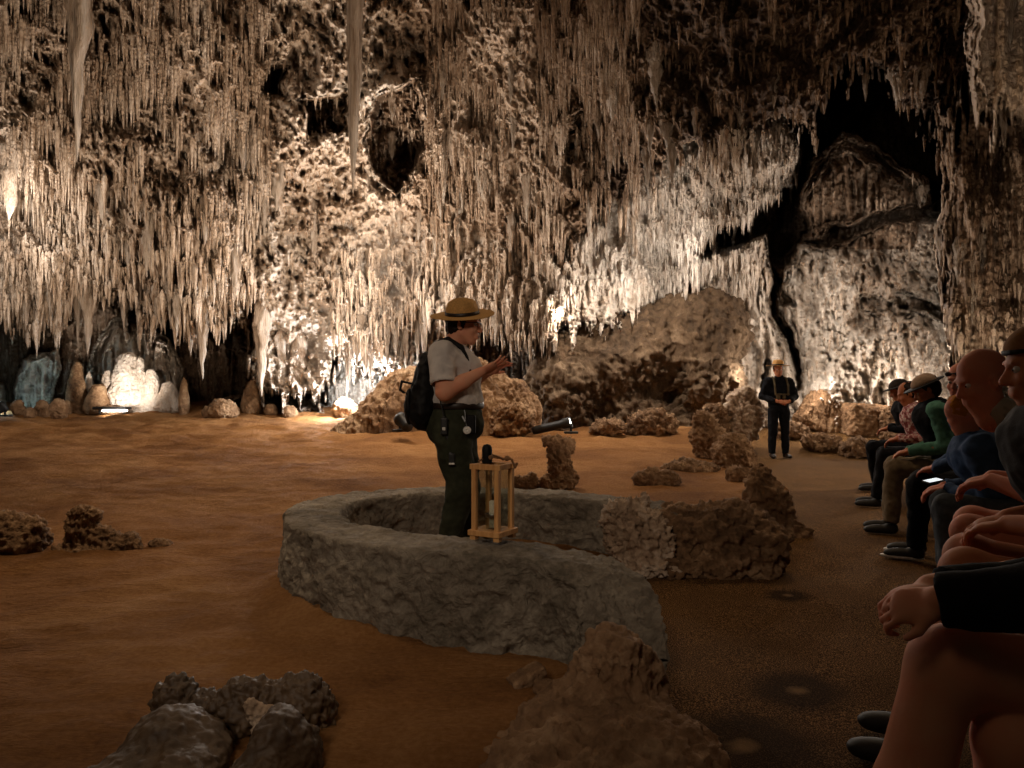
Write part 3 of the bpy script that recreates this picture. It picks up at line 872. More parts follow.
# great sloping block at the back and the flowstone mound behind the near ranger
blob_rock('flowstone_block', (2.75, 16.3, .1), [((-1.75, -.2, .95), (.76, 1.1, 1.6), .3, (0, 8, 0)), ((-.5, .2, 1.72), (2.0, 1.3, 1.12), .3, (0, -24, 0)), ((1.35, .3, 2.45), (1.3, 1.2, 1.0), .3, (0, -6, 0)), ((1.35, -.3, 1.45), (.8, .9, .75), .25),
          ((-.2, -.1, .5), (.9, .9, .8), .2), ((.75, 0, .35), (.6, .7, .55), .2)], .035, M_SLAB,
          'huge sloping brown flowstone block standing at the back between the two rangers', 'boulder', amp=.16, sc=1.0, seed=51, ridge=.14, pop=.15, flute=.08, pop_below=1.7)
blob_rock('flowstone_mound', (-1.15, 14.8, .2), [((.25, 0, .35), (.95, .8, 1.45), .4), ((-.75, 0, .45), (1.0, .7, 1.1), .4, (0, -25, 0)), ((-1.3, 0, .1), (1.0, .7, .8), .4, (0, -25, 0)), ((-1.9, 0, -.1), (.7, .6, .6), .3), ((.8, -.1, .3), (.85, .7, 1.1), .35, (0, 38, 0))], .03, M_TAN,
          'tent-shaped ribbed flowstone mound directly behind the near ranger', 'boulder', amp=.06, sc=1.2, seed=52, ridge=.07, flute=.16)


def back_rock(px, y0, y1, wpx, name, label, mat, seed, tilt=0, d=None, h=.025, boxy=False, **kw):
    """boulder whose foot is at y1, filling y0..y1, wpx wide"""
    g = on_ground(px, y1) if d is None else P(px, y1, d)
    d = g[1]; hz = (y1 - y0) * d / F; w = wpx * d / F / 2
    prims = [((0, 0, hz * .42), (w * .9, w * .8, hz * .56), .1, (0, tilt, 0)) + ((1,) if boxy else ()), ((w * .3, -.05, hz * .2), (w * .6, w * .6, hz * .35), .08), ((-w * .4, -.05, hz * .15), (w * .5, w * .5, hz * .3), .08)]
    if boxy: prims = prims[:1]
    kw.setdefault('amp', w * .2); kw.setdefault('sc', 1.5 / max(w, .1)); kw.setdefault('ridge', w * .28); kw.setdefault('pop', .04)
    return blob_rock(name, g, prims, h, mat, label, 'rock', seed=seed, **kw)


back_rock(742, 384, 436, 44, 'coral_boulder', 'pale coral-crusted boulder behind the far ranger elbow, left side', M_CORAL, 61)
back_rock(822, 394, 430, 46, 'striped_slab', 'tan smooth-sided slab leaning on the ground just right of the far ranger', M_TAN, 62, 35, boxy=True, amp=.03, ridge=.04, pop=0, flute=.1)
back_rock(839, 402, 424, 15, 'round_rock', 'small round rock between the leaning slab and the flat-topped block', M_TAN, 63)
back_rock(864, 403, 434, 48, 'layered_block', 'flat-topped layered tan block near the audience end', M_TAN, 64, 4, boxy=True, pop=0, amp=.04, ridge=.06)
back_rock(822, 432, 450, 44, 'coral_rock', 'low rough coral rock on the path right of the far ranger', M_TAN, 65, pop=.06)
back_rock(862, 438, 456, 50, 'coral_rock', 'low rough brown rock beside the far seated visitor feet', M_BROWN, 66, pop=.05)
back_rock(790, 420, 438, 40, 'brown_rock', 'low brown rock behind the far ranger legs', M_BROWN, 67)
back_rock(905, 400, 440, 60, 'brown_boulder', 'brown boulder behind the farthest seated visitors', M_BROWN, 68)
back_rock(715, 402, 436, 36, 'brown_boulder', 'dark brown boulder between the huge block and the coral boulder', M_BROWN, 69)
back_rock(652, 410, 434, 56, 'brown_boulder', 'squat brown boulder at the foot of the huge sloping block', M_BROWN, 70)
back_rock(608, 418, 433, 40, 'brown_rock', 'small brown rock at the foot of the huge sloping block, left of the squat one', M_BROWN, 71)
back_rock(512, 402, 434, 50, 'coral_boulder', 'knobbly brown boulder right of the near ranger waist', M_TAN, 72, pop=.05)
# stalagmites and rocks along the far left edge of the floor
for px, y0, y1, w, nm, lab, m, c in (
        (77, 362, 413, 20, 'stalagmite', 'brown tapering stalagmite in front of the dark recess at left', M_BROWN, None),
        (128, 350, 408, 40, 'stalagmite', 'broad white domed stalagmite in the lit niche', M_CAVE, .9), (122, 378, 409, 34, 'stalagmite', 'lower rounded white dome in front of the broad one', M_CAVE, .85),
        (151, 364, 408, 22, 'stalagmite', 'narrow white stalagmite right of the broad domes', M_CAVE, .9), (89, 360, 400, 9, 'stalagmite', 'slim pale stalagmite beside the brown tapering one', M_CAVE, .8),
        (108, 366, 408, 20, 'stalagmite', 'cream stalagmite rising just left of the broad white dome', M_CAVE, .85), (140, 352, 406, 16, 'stalagmite', 'tall cream stalagmite between the broad dome and the narrow one', M_CAVE, .9), (168, 382, 412, 26, 'stalagmite', 'low cream mound right of the narrow white stalagmite', M_CAVE, .8),
        (184, 378, 414, 10, 'stalagmite', 'slim grey stalagmite at the right end of the lit niche', M_TAN, None), (98, 384, 414, 26, 'stalagmite', 'low mound at the left foot of the white domes', M_TAN, None),
        (252, 380, 413, 22, 'stalagmite', 'brown stump at the foot of the ragged columns', M_TAN, None)):
    g = on_ground(px, y1); d = g[1]; hz = (y1 - y0) * d / F; r = w * d / F / 2
    blob_rock(nm, g, [((0, 0, hz * .2), (r, r, hz * .35), .15), ((0, 0, hz * .5), (r * .75, r * .75, hz * .35), .12), ((0, 0, hz * .78), (r * .5, r * .5, hz * .24), .1)], .03, m, lab, 'stalagmite', amp=r * .1, sc=1 / r, seed=int(px), calcite=c, pop=.02)
for k, (px, y1, w, h_) in enumerate(((18, 414, 12, 14), (42, 416, 14, 16), (30, 417, 12, 9), (58, 417, 16, 18), (66, 414, 10, 14), (110, 414, 22, 8), (228, 414, 16, 14), (222, 416, 26, 18), (270, 414, 12, 10), (345, 417, 24, 20),
                                     (208, 416, 12, 10), (290, 416, 14, 10))):
    g = on_ground(px, y1); d = g[1]; r = w * d / F / 2; hz = h_ * d / F
    blob_rock('rubble_rock', g, [((0, 0, hz * .35), (r, r, hz * .65), .08), ((r * .5, 0, hz * .15), (r * .7, r * .7, hz * .4), .08)], .035, M_TAN, 'small tan rock in the broken row at the far edge of the sand', 'rock', 'rubble along the far edge of the sand', amp=r * .2, sc=1 / r, seed=100 + k, pop=.03)

# ------------------------------------------------------------------ floodlights
def plain(name, col, rough=.6, metal=0, spec=.4, bump=0, bscale=60):
    t = NT(name, rough); t.b.inputs['Metallic'].default_value = metal; t.b.inputs['Specular IOR Level'].default_value = spec
    n = t.noise(bscale, 3)
    c2 = tuple(v * .72 for v in col[:3]) + (1,)
    t.color(t.ramp(n, [(.35, c2), (.65, col)]))
    if bump: t.bump(t.noise(bscale, 4), bump, .004)
    return t.m


def emit(name, col, e):
    t = NT(name, .4); t.b.inputs['Emission Color'].default_value = col; t.b.inputs['Emission Strength'].default_value = e
    t.color((.8, .8, .8, 1)); return t.m


M_BLACK = plain('black_metal', (.012, .012, .012, 1), .5)
M_LENS = emit('lamp_lens', (1, .93, .84, 1), 14)


def lathe(prof, n=24):
    a = np.linspace(0, 2 * np.pi, n, endpoint=False); p = np.array(prof)
    v = np.stack([p[:, 0][:, None] * np.cos(a), p[:, 0][:, None] * np.sin(a), p[:, 1][:, None] + 0 * a], -1).reshape(-1, 3)
    g = np.arange(len(p) * n).reshape(len(p), n)
    f = np.stack([g[:-1], np.roll(g[:-1], -1, 1), np.roll(g[1:], -1, 1), g[1:]], -1).reshape(-1, 4)
    return v, f


def thing(name, label, cat, loc=(0, 0, 0), group=None):
    o = bpy.data.objects.new(name, None); C.objects.link(o); o.location = loc; o.empty_display_size = .1
    return tag(o, label, cat, group)


def floodlight(loc, aim, L, r, label, lens=True):
    t = thing('floodlight', label, 'lamp', loc)
    v, f = lathe([(0, -L), (r * .7, -L), (r * .8, -L * .9), (r * .8, -L * .25), (r, -L * .2), (r, 0), (r * .9, 0), (r * .88, -.03)], 20)
    q = Vector(aim).to_track_quat('Z', 'Y')
    o = mk('housing', v, f, M_BLACK, t); o.rotation_euler = q.to_euler(); o.location = (0, 0, r + .1)
    v, f = lathe([(0.0001, -.02), (r * .9, -.025)], 20)
    o = mk('lens', v, f, M_LENS, t); o.rotation_euler = q.to_euler(); o.location = (0, 0, r + .1)
    b = Blob((-.3, -.3, -.05), (.3, .3, .3), .015); b.box((0, 0, .01), (.13, .1, .02)); b.limb((0, 0, 0), (0, 0, r + .06), .025, .025, .01)
    v, f = b.mesh(); mk('bracket', v, f, M_BLACK, t)
    return t


floodlight(P(571, 433, 13.6), (1, -.35, .25), .75, .1, 'black tubular floodlight with a glowing end lying at the foot of the huge block')
floodlight(P(400, 431, 13.4), (-.6, .8, .5), .35, .13, 'black floodlight on a bracket just left of the near ranger, behind the backpack')
floodlight(P(5, 416, 17), (.5, .7, .5), .4, .13, 'black lamp housing at the left edge of the sand')
t = thing('floodlight', 'flat dark lamp with a glowing underside before the white domed stalagmites', 'lamp', P(112, 413, 18.4))
b = Blob((-.5, -.3, -.1), (.5, .3, .3), .02); b.box((0, 0, .12), (.42, .16, .035), .02); b.limb((-.3, 0, .1), (-.3, 0, 0), .03, .03, .01); b.limb((.3, 0, .1), (.3, 0, 0), .03, .03, .01); v, f = b.mesh(); mk('housing', v, f, M_BLACK, t)
b = Blob((-.5, -.3, -.1), (.5, .3, .3), .015); b.box((.1, -.06, .06), (.26, .12, .025), .01); v, f = b.mesh(); mk('lens', v, f, M_LENS, t)


# ------------------------------------------------------------------ people
def cloth(name, col, rough=.9, var=.7, sc=30):
    t = NT(name, rough); t.b.inputs['Specular IOR Level'].default_value = .15
    t.color(t.ramp(t.noise(sc, 4), [(.35, tuple(v * var for v in col[:3]) + (1,)), (.65, col)]))
    t.bump(t.noise(160, 3), .3, .003)
    return t.m


def skin_mat(name, col):
    t = NT(name, .65); t.b.inputs['Specular IOR Level'].default_value = .18
    t.b.inputs['Subsurface Weight'].default_value = .08
    red = (col[0], col[1] * .86, col[2] * .84, 1)
    t.color(t.ramp(t.noise(14, 3), [(.35, red), (.65, col)])); t.bump(t.noise(120, 3), .12, .002)
    return t.m


def plaid_mat(name, a, b, c, sc=12):
    t = NT(name, .9)
    m = t.n('ShaderNodeTexChecker'); m.inputs['Scale'].default_value = sc; t.link(t.co, m.inputs[0])
    t.color(t.mix(t.ramp(t.noise(sc * .7, 3), [(.45, (0, 0, 0, 1)), (.55, (1, 1, 1, 1))]), t.mix(m.outputs['Fac'], a, b), c))
    return t.m


SK1 = skin_mat('fair_skin', lin(206, 148, 118)); SK2 = skin_mat('tanned_skin', lin(178, 118, 84)); SK3 = skin_mat('ruddy_skin', lin(196, 130, 104))
M_GREY = cloth('grey_shirt', lin(190, 182, 176), var=.92); M_GREEN = cloth('dark_green_trousers', lin(50, 52, 38)); M_NAVY = cloth('black_cloth', lin(20, 20, 24))
M_BLK = cloth('black_nylon', lin(18, 17, 17), .6); M_LEATHER = plain('dark_leather', lin(38, 26, 18), .45)
M_HAIR = cloth('dark_hair', lin(34, 22, 14), .5); M_STRAW = plain('straw_felt', lin(196, 148, 84), .85, bump=.3, bscale=90)
M_WHITE = plain('white_plastic', lin(225, 222, 214), .5); M_EYE = plain('eye_white', lin(200, 190, 180), .3); M_LIP = plain('mouth_dark', lin(96, 34, 28), .5)
M_SHOE = plain('dark_shoe', lin(34, 32, 30), .6); M_STEEL = plain('steel', lin(150, 150, 150), .3, 1)


def unit(v):
    v = np.array(v, float); return v / (np.linalg.norm(v) + 1e-9)


def basis(f, up=(0, 0, 1)):
    """columns forward, left, up"""
    f = unit(f); l = unit(np.cross(up, f)); u = np.cross(f, l)
    return np.stack([f, l, u], 1)


def head_prims(b, c, R, s=1.0, k=.02):
    c = np.array(c, float)
    q = lambda x, y, z: c + R @ (np.array([x, y, z]) * s)
    b.ball(q(-.012, 0, .035), np.array([.098, .077, .092]) * s, k, R)
    b.ball(q(.030, 0, -.035), np.array([.060, .056, .078]) * s, k, R)
    b.ball(q(.052, 0, -.098), np.array([.026, .028, .020]) * s, .025, R)      # chin
    b.limb(q(.0, .048, -.055), q(.045, .02, -.098), .020 * s, .018 * s, .02); b.limb(q(.0, -.048, -.055), q(.045, -.02, -.098), .020 * s, .018 * s, .02)
    b.limb(q(.086, 0, .005), q(.108, 0, -.034), .009 * s, .013 * s, .012)     # nose
    b.ball(q(.100, .011, -.038), .009 * s, .008); b.ball(q(.100, -.011, -.038), .009 * s, .008)
    b.limb(q(.085, .035, .020), q(.088, -.035, .020), .009 * s, .009 * s, .015)   # brow
    for sd in (-1, 1):
        b.ball(q(.088, .030 * sd, .000), np.array([.012, .018, .010]) * s, .01, R, sub=True)
        b.ball(q(.066, .036 * sd, -.030), np.array([.02, .02, .02]) * s, .02, R)  # cheek
        b.ball(q(-.005, .078 * sd, -.008), np.array([.018, .009, .030]) * s, .006, R)  # ear
        b.ball(q(.002, .084 * sd, -.006), np.array([.010, .006, .018]) * s, .004, R, sub=True)
    b.limb(q(.088, .018, -.064), q(.088, -.018, -.064), .008 * s, .008 * s, .01)
    b.limb(q(.086, .016, -.078), q(.086, -.016, -.078), .008 * s, .008 * s, .01)
    b.box(q(.100, 0, -.071), np.array([.010, .02, .0028]) * s, .001, .003, R, sub=True)


def head_bits(root, c, R, s=1.0, mouth=0):
    c = np.array(c, float); q = lambda x, y, z: c + R @ (np.array([x, y, z]) * s)
    for sd in (-1, 1):
        b = Blob(q(.075, .030 * sd, 0) - .03, q(.075, .030 * sd, 0) + .03, .003); b.ball(q(.075, .030 * sd, -.001), .0125 * s, 0); v, f = b.mesh(); mk('eye', v, f, M_EYE, root)
        b = Blob(q(.085, .030 * sd, 0) - .03, q(.085, .030 * sd, 0) + .03, .002); b.ball(q(.0855, .030 * sd, -.001), .0048 * s, 0); v, f = b.mesh(); mk('pupil', v, f, M_HAIR, root)
    if mouth:
        b = Blob(q(.085, 0, -.07) - .05, q(.085, 0, -.07) + .05, .003); b.ball(q(.086, 0, -.071), np.array([.012, .017, .010]) * s, 0, R); v, f = b.mesh(); mk('mouth', v, f, M_LIP, root)


def hand_prims(b, w, d, n, side=1, curl=.35, s=1.0, spread=.06, curls=None):
    """w wrist, d direction along the palm, n back of the hand; side +1 puts the thumb along cross(d, n)"""
    w = np.array(w, float); d = unit(d); n = unit(np.array(n, float) - d * np.dot(n, d)); a = np.cross(d, n) * side
    R = np.stack([d, a, n], 1)
    b.ball(w + d * .045 * s, np.array([.052, .041, .017]) * s, .012, R)
    b.ball(w + d * .072 * s, np.array([.026, .042, .014]) * s, .012, R)
    b.ball(w + d * .03 * s + a * .022 * s - n * .006, np.array([.034, .018, .016]) * s, .012, R)
    for j, (off, ln, r) in enumerate(((.030, .92, .0092), (.010, 1.0, .0095), (-.011, .94, .0090), (-.030, .76, .0080))):
        c = (curls[j] if curls else curl * (1 + .12 * j))
        p = w + d * (.088 - .004 * abs(j - 1)) * s + a * off * s
        dd = unit(d + a * spread * (1.5 - j) )
        ang = c * .6
        for ls, rr, dc in ((.044, 1, c), (.027, .9, c * 1.1), (.021, .8, c * .7)):
            v = unit(dd * math.cos(ang) - n * math.sin(ang))
            e = p + v * ls * ln * s
            b.limb(p, e, r * rr * s, r * (rr - .08) * s, .004)
            p = e; ang += dc
    p = w + d * .028 * s + a * .034 * s; v = unit(d * .75 + a * .65 - n * .25)
    e = p + v * .038 * s; b.limb(p, e, .013 * s, .0105 * s, .01)
    v2 = unit(d * .95 + a * .25 - n * .3); e2 = e + v2 * .03 * s; b.limb(e, e2, .0105 * s, .0085 * s, .004)


def part(name, b, mat, root, amp=0, sc=8, seed=1, label=None):
    v, f = b.mesh()
    if amp:
        n = vnormals(v, f); q = v.astype(np.float32)
        v = v + n * ((fbm(q * sc, 3, seed) - np.abs(vnoise(q * sc * 1.4, seed + 3)) * .9) * amp)[:, None]
    o = mk(name, v - np.array(root.location), f, mat, root)
    if label: o['label'] = label
    return o


def shoe(root, ankle, fd, h=.008, mat=None, sole=None, L=.27):
    a = np.array(ankle, float); fd = unit((fd[0], fd[1], 0)); g = a.copy(); g[2] = a[2] - .08
    R = basis(fd)
    b = Blob(g - .27, g + .30, h)
    b.ball(g + fd * .0 + [0, 0, .045], (.055, .042, .045), .02, R); b.ball(g + fd * .09 + [0, 0, .035], (.09, .046, .04), .03, R)
    b.ball(g + fd * .16 + [0, 0, .03], (.05, .043, .03), .02, R); b.limb(a, g + [0, 0, .05], .045, .045, .02, flat_a=True)
    b.cut(g + [0, 0, .004], (0, 0, -1))
    o = part('shoe', b, mat or M_SHOE, root)
    if sole:
        b = Blob(g - .27, g + .30, h * .8)
        b.ball(g + fd * .09 + [0, 0, .012], (.145, .05, .02), .01, R); b.cut(g, (0, 0, -1)); b.cut(g + [0, 0, .022], (0, 0, 1))
        v, f = b.mesh(); mk('sole', v - np.array(root.location), f, sole, o)
    return o


def hat_parts(root, c, R, mat, brim=.20, s=1.0, crown=.10, band=M_LEATHER, name='hat', flat=True):
    """flat brimmed campaign hat"""
    c = np.array(c, float); q = lambda x, y, z: c + R @ np.array([x, y, z])
    t = bpy.data.objects.new(name, None); C.objects.link(t); t.parent = root
    t.location = Vector(c) - root.location
    prof = [(.0001, -.002), (.10, -.004), (brim - .01, .004), (brim, .006), (brim, .011), (brim - .01, .010), (.104, .006), (.100, .02), (.097, .05), (.088, crown * .85), (.07, crown), (.03, crown + .012), (.0001, crown + .014)]
    v, f = lathe(prof, 64)
    ang = np.arctan2(v[:, 1], v[:, 0]); rr = np.hypot(v[:, 0], v[:, 1])
    v[:, 0] *= 1.08 - .0 * rr; top = sstep(.05, crown, v[:, 2])
    dent = 1 - .22 * top * np.maximum(0, np.cos(4 * (ang - math.pi / 4) + math.pi)) * (rr > .01)
    v[:, 0] *= dent; v[:, 1] *= dent
    v[:, 2] += np.where(rr > .11, -.012 * np.cos(ang) ** 2 * (rr - .1) / .1 + .006 * np.sin(2 * ang + 1), 0)
    w = (R @ v.T).T
    o = mk('crown_and_brim', w, f, mat, t); o.name = 'hat_felt'
    v, f = lathe([(.1045, .004), (.1065, .006), (.1045, .028), (.101, .029)], 48); v[:, 0] *= 1.08
    mk('hat_band', (R @ v.T).T, f, band, t)
    return t


def person(label, loc, group=None): return thing('person', label, 'person', Vector(loc), group)


def mm(p0, p1, m): return np.min([p0, p1], 0) - m, np.max([p0, p1], 0) + m


# ---- near ranger, standing in the dry pool, turned to the right
def near_ranger():
    O = np.array([-.36, 4.86, 0.085])
    root = person('ranger in grey shirt and straw flat hat gesturing in profile inside the round wall', O)
    A = lambda x, y, z: O + np.array([x, y, z])
    f = unit((1, -.12, 0)); R = basis(unit((1, -.18, -.03)))
    hc = A(.045, -.01, 1.555)
    b = Blob(A(-.3, -.35, 1.0), A(.5, .35, 1.8), .006)
    head_prims(b, hc, R, 1.06)
    b.limb(A(-.045, 0, 1.38), A(.005, -.005, 1.50), .068, .060, .03)
    # arms
    for sy, sh, el, wr in ((-1, (-.09, -.17, 1.36), (-.06, -.25, 1.115), (.17, -.20, 1.245)), (1, (-.07, .17, 1.36), (-.02, .24, 1.12), (.20, .12, 1.25))):
        sh = A(*sh); el = A(*el); wr = A(*wr)
        b.limb(sh, el, .062, .052, .03); b.limb(el, (el + wr) / 2, .052, .046, .03); b.limb((el + wr) / 2, wr, .046, .030, .02)
        d = unit(wr - el)
        if sy < 0: hand_prims(b, wr, unit((.86, .12, .40)), (.25, -.5, -.8), 1, .12, 1.02, .16)
        else: hand_prims(b, wr, unit((.8, -.25, .5)), (-.3, .6, .7), -1, .25, 1.0, .14)
    part('body', b, SK1, root)
    nb = b
    # the eyes and mouth
    loc0 = root.location.copy()
    for o in []: pass
    n0 = len(C.objects)
    head_bits_at(root, hc, R, 1.06, 1)
    # shirt
    b = Blob(A(-.35, -.40, .92), A(.35, .40, 1.5), .007)
    b.ball(A(.0, 0, 1.06), (.175, .185, .12), .05); b.ball(A(-.01, 0, 1.2), (.17, .18, .16), .06); b.ball(A(-.02, 0, 1.32), (.135, .185, .11), .05)
    b.limb(A(-.07, -.15, 1.365), A(-.07, .15, 1.365), .068, .068, .04)
    b.ball(A(.07, -.07, 1.27), (.09, .08, .08), .06); b.ball(A(.07, .07, 1.27), (.09, .08, .08), .06)
    b.limb(A(-.09, -.165, 1.36), A(-.068, -.235, 1.165), .085, .080, .04, flat_b=True); b.limb(A(-.07, .165, 1.36), A(-.03, .225, 1.165), .085, .080, .04, flat_b=True)
    b.limb(A(-.045, 0, 1.39), A(-.015, 0, 1.445), .082, .073, .02, flat_b=True)
    b.cut(A(0, 0, 1.015), (0, 0, -1))
    b.limb(A(-.07, -.238, 1.16), A(-.06, -.26, 1.08), .068, .07, .004, flat_a=False, sub=True)
    part('shirt', b, M_GREY, root, .010, 9, 5)
    # trousers
    b = Blob(A(-.35, -.3, .0), A(.35, .3, 1.1), .008)
    b.ball(A(.0, 0, .98), (.165, .175, .10), .04); b.ball(A(-.04, 0, .88), (.175, .185, .14), .06); b.ball(A(.05, 0, .9), (.13, .16, .13), .05)
    b.limb(A(-.02, -.095, .82), A(.03, -.10, .48), .13, .092, .03); b.limb(A(.03, -.10, .48), A(-.07, -.10, .10), .088, .065, .03, flat_b=True)
    b.limb(A(.0, .095, .82), A(.06, .10, .48), .125, .086, .03); b.limb(A(.06, .10, .48), A(.07, .12, .10), .086, .065, .03, flat_b=True)
    b.cut(A(0, 0, 1.04), (0, 0, 1))
    part('trousers', b, M_GREEN, root, .014, 6, 6)
    shoe(root, A(-.07, -.10, .09), f, .01, M_LEATHER); shoe(root, A(.07, .12, .09), f, .01, M_LEATHER)
    b = Blob(A(-.25, -.28, .97), A(.25, .28, 1.08), .006)
    b.ball(A(.0, 0, 1.025), (.178, .186, .09), .0); b.cut(A(0, 0, 1.045), (0, 0, 1)); b.cut(A(0, 0, 1.005), (0, 0, -1)); part('belt', b, M_LEATHER, root)
    # hair
    q = lambda x, y, z: hc + R @ (np.array([x, y, z]) * 1.06)
    b = Blob(hc - .2, hc + .2, .005)
    b.ball(q(-.022, 0, .03), np.array([.100, .084, .094]) * 1.06, .01, R); b.ball(q(-.055, 0, -.03), np.array([.055, .066, .06]) * 1.06, .03, R)
    b.ball(q(.08, 0, -.03), np.array([.07, .12, .10]) * 1.06, .01, R, sub=True); b.ball(q(.02, 0, -.10), np.array([.06, .12, .07]) * 1.06, .01, R, sub=True)
    b.limb(q(.012, .08, .03), q(.008, .083, -.015), .014, .008, .01); b.limb(q(.012, -.08, .03), q(.008, -.083, -.015), .014, .008, .01)
    part('hair', b, M_HAIR, root, .006, 30, 8)
    hat_parts(root, q(-.012, 0, .060), basis(unit((1, -.18, .0)), (.02, -.30, 1)), M_STRAW, .197)
    # glasses
    g = bpy.data.objects.new('glasses', None); C.objects.link(g); g.parent = root; g.location = Vector(q(.1, 0, 0)) - root.location
    b = Blob(hc - .16, hc + .16, .0025)
    for sd in (-1, 1):
        b.limb(q(.104, .012 * sd, .012), q(.100, .052 * sd, .012), .0032, .0032, .002); b.limb(q(.102, .014 * sd, -.014), q(.098, .050 * sd, -.014), .002, .002, .002)
        b.limb(q(.104, .012 * sd, .012), q(.102, .014 * sd, -.014), .002, .002, .002); b.limb(q(.100, .053 * sd, .012), q(.098, .051 * sd, -.014), .002, .002, .002)
        b.limb(q(.098, .058 * sd, .012), q(.0, .086 * sd, .008), .0035, .0035, .002)
    b.limb(q(.106, .012, .008), q(.106, -.012, .008), .002, .002, .002)
    v, ff = b.mesh(); mk('glasses_frame', v - np.array(root.location) - np.array(g.location), ff, M_BLACK, g)
    # belt things: radio with strap and lead, key ring with a white tag, pouch
    rd = bpy.data.objects.new('radio', None); C.objects.link(rd); rd.parent = root; rd.location = Vector(A(-.04, -.2, .88)) - root.location
    base = np.array(root.location) + np.array(rd.location)
    b = Blob(A(-.14, -.30, .62), A(.1, -.12, 1.22), .005); b.box(A(-.065, -.215, .90), (.022, .018, .055), .006); b.limb(A(-.065, -.215, .95), A(-.105, -.21, 1.12), .006, .004, .003)
    b.limb(A(-.05, -.20, .84), A(-.02, -.205, .71), .014, .014, .004); b.box(A(-.018, -.21, .69), (.02, .012, .04), .004)
    v, ff = b.mesh(); mk('radio_case', v - base, ff, M_BLACK, rd)
    for (x, z, sx, sz) in ((-.066, .885, .010, .010), (-.018, .665, .018, .006)):
        b = Blob(A(x - .04, -.26, z - .04), A(x + .04, -.2, z + .04), .003); b.box(A(x, -.233 if z > .8 else -.222, z), (sx, .004, sz), .001); v, ff = b.mesh(); mk('radio_label', v - base, ff, M_WHITE, rd)
    b = Blob(A(.02, -.26, .78), A(.16, -.1, 1.04), .004); b.box(A(.10, -.17, .91), (.03, .03, .06), .01); part('pouch', b, M_BLK, root)
    kr = bpy.data.objects.new('key_ring', None); C.objects.link(kr); kr.parent = root; kr.location = Vector(A(.075, -.21, .88)) - root.location
    base = np.array(root.location) + np.array(kr.location)
    b = Blob(A(.02, -.26, .8), A(.14, -.16, 1.02), .003); b.ball(A(.078, -.215, .875), (.026, .008, .026), .0); b.ball(A(.078, -.222, .875), (.008, .01, .008), .0, sub=True); v, ff = b.mesh(); mk('white_tag', v - base, ff, M_WHITE, kr)
    b = Blob(A(.02, -.26, .8), A(.14, -.16, 1.04), .003); b.limb(A(.06, -.205, 1.0), A(.075, -.215, .90), .004, .004, .002); b.limb(A(.05, -.21, .96), A(.065, -.215, .93), .007, .007, .002); v, ff = b.mesh(); mk('keys', v - base, ff, M_STEEL, kr)
    # backpack, worn by the ranger but a thing of its own
    bp = thing('backpack', 'black backpack worn by the ranger in the straw flat hat', 'backpack', Vector(A(-.25, 0, .9)))
    b = Blob(A(-.46, -.24, .8), A(-.08, .24, 1.46), .008)
    b.ball(A(-.215, 0, 1.05), (.10, .15, .19), .05); b.ball(A(-.20, 0, 1.22), (.07, .13, .16), .06); b.ball(A(-.24, 0, .98), (.085, .14, .12), .04)
    part('pack_body', b, M_BLK, bp, .012, 9, 12)
    b = Blob(A(-.42, -.2, .85), A(-.2, .2, 1.2), .008); b.ball(A(-.31, 0, 1.02), (.035, .11, .12), .03); part('front_pocket', b, M_BLK, bp, .008, 9, 13)
    for sd in (-1, 1):
        b = Blob(A(-.3, -.3, .95), A(.3, .3, 1.52), .006)
        pts = [A(-.19, .11 * sd, 1.30), A(-.13, .11 * sd, 1.425), A(-.05, .115 * sd, 1.452), A(.035, .12 * sd, 1.40), A(.085, .135 * sd, 1.30), A(.10, .15 * sd, 1.20)]
        b.chain(pts, [.015, .016, .018, .018, .014, .010], .01)
        part('shoulder_strap', b, M_BLK, bp)
    b = Blob(A(-.45, -.1, 1.1), A(-.15, .1, 1.34), .005); b.chain([A(-.30, -.03, 1.17), A(-.36, -.03, 1.185), A(-.37, -.03, 1.13), A(-.33, -.03, 1.10)], [.008] * 4, .004); part('side_strap', b, M_BLK, bp)


def head_bits_at(root, hc, R, s, mouth=0):
    n = set(o.name for o in C.objects)
    head_bits(root, hc, R, s, mouth)
    for o in C.objects:
        if o.name not in n: o.location = -root.location


near_ranger()


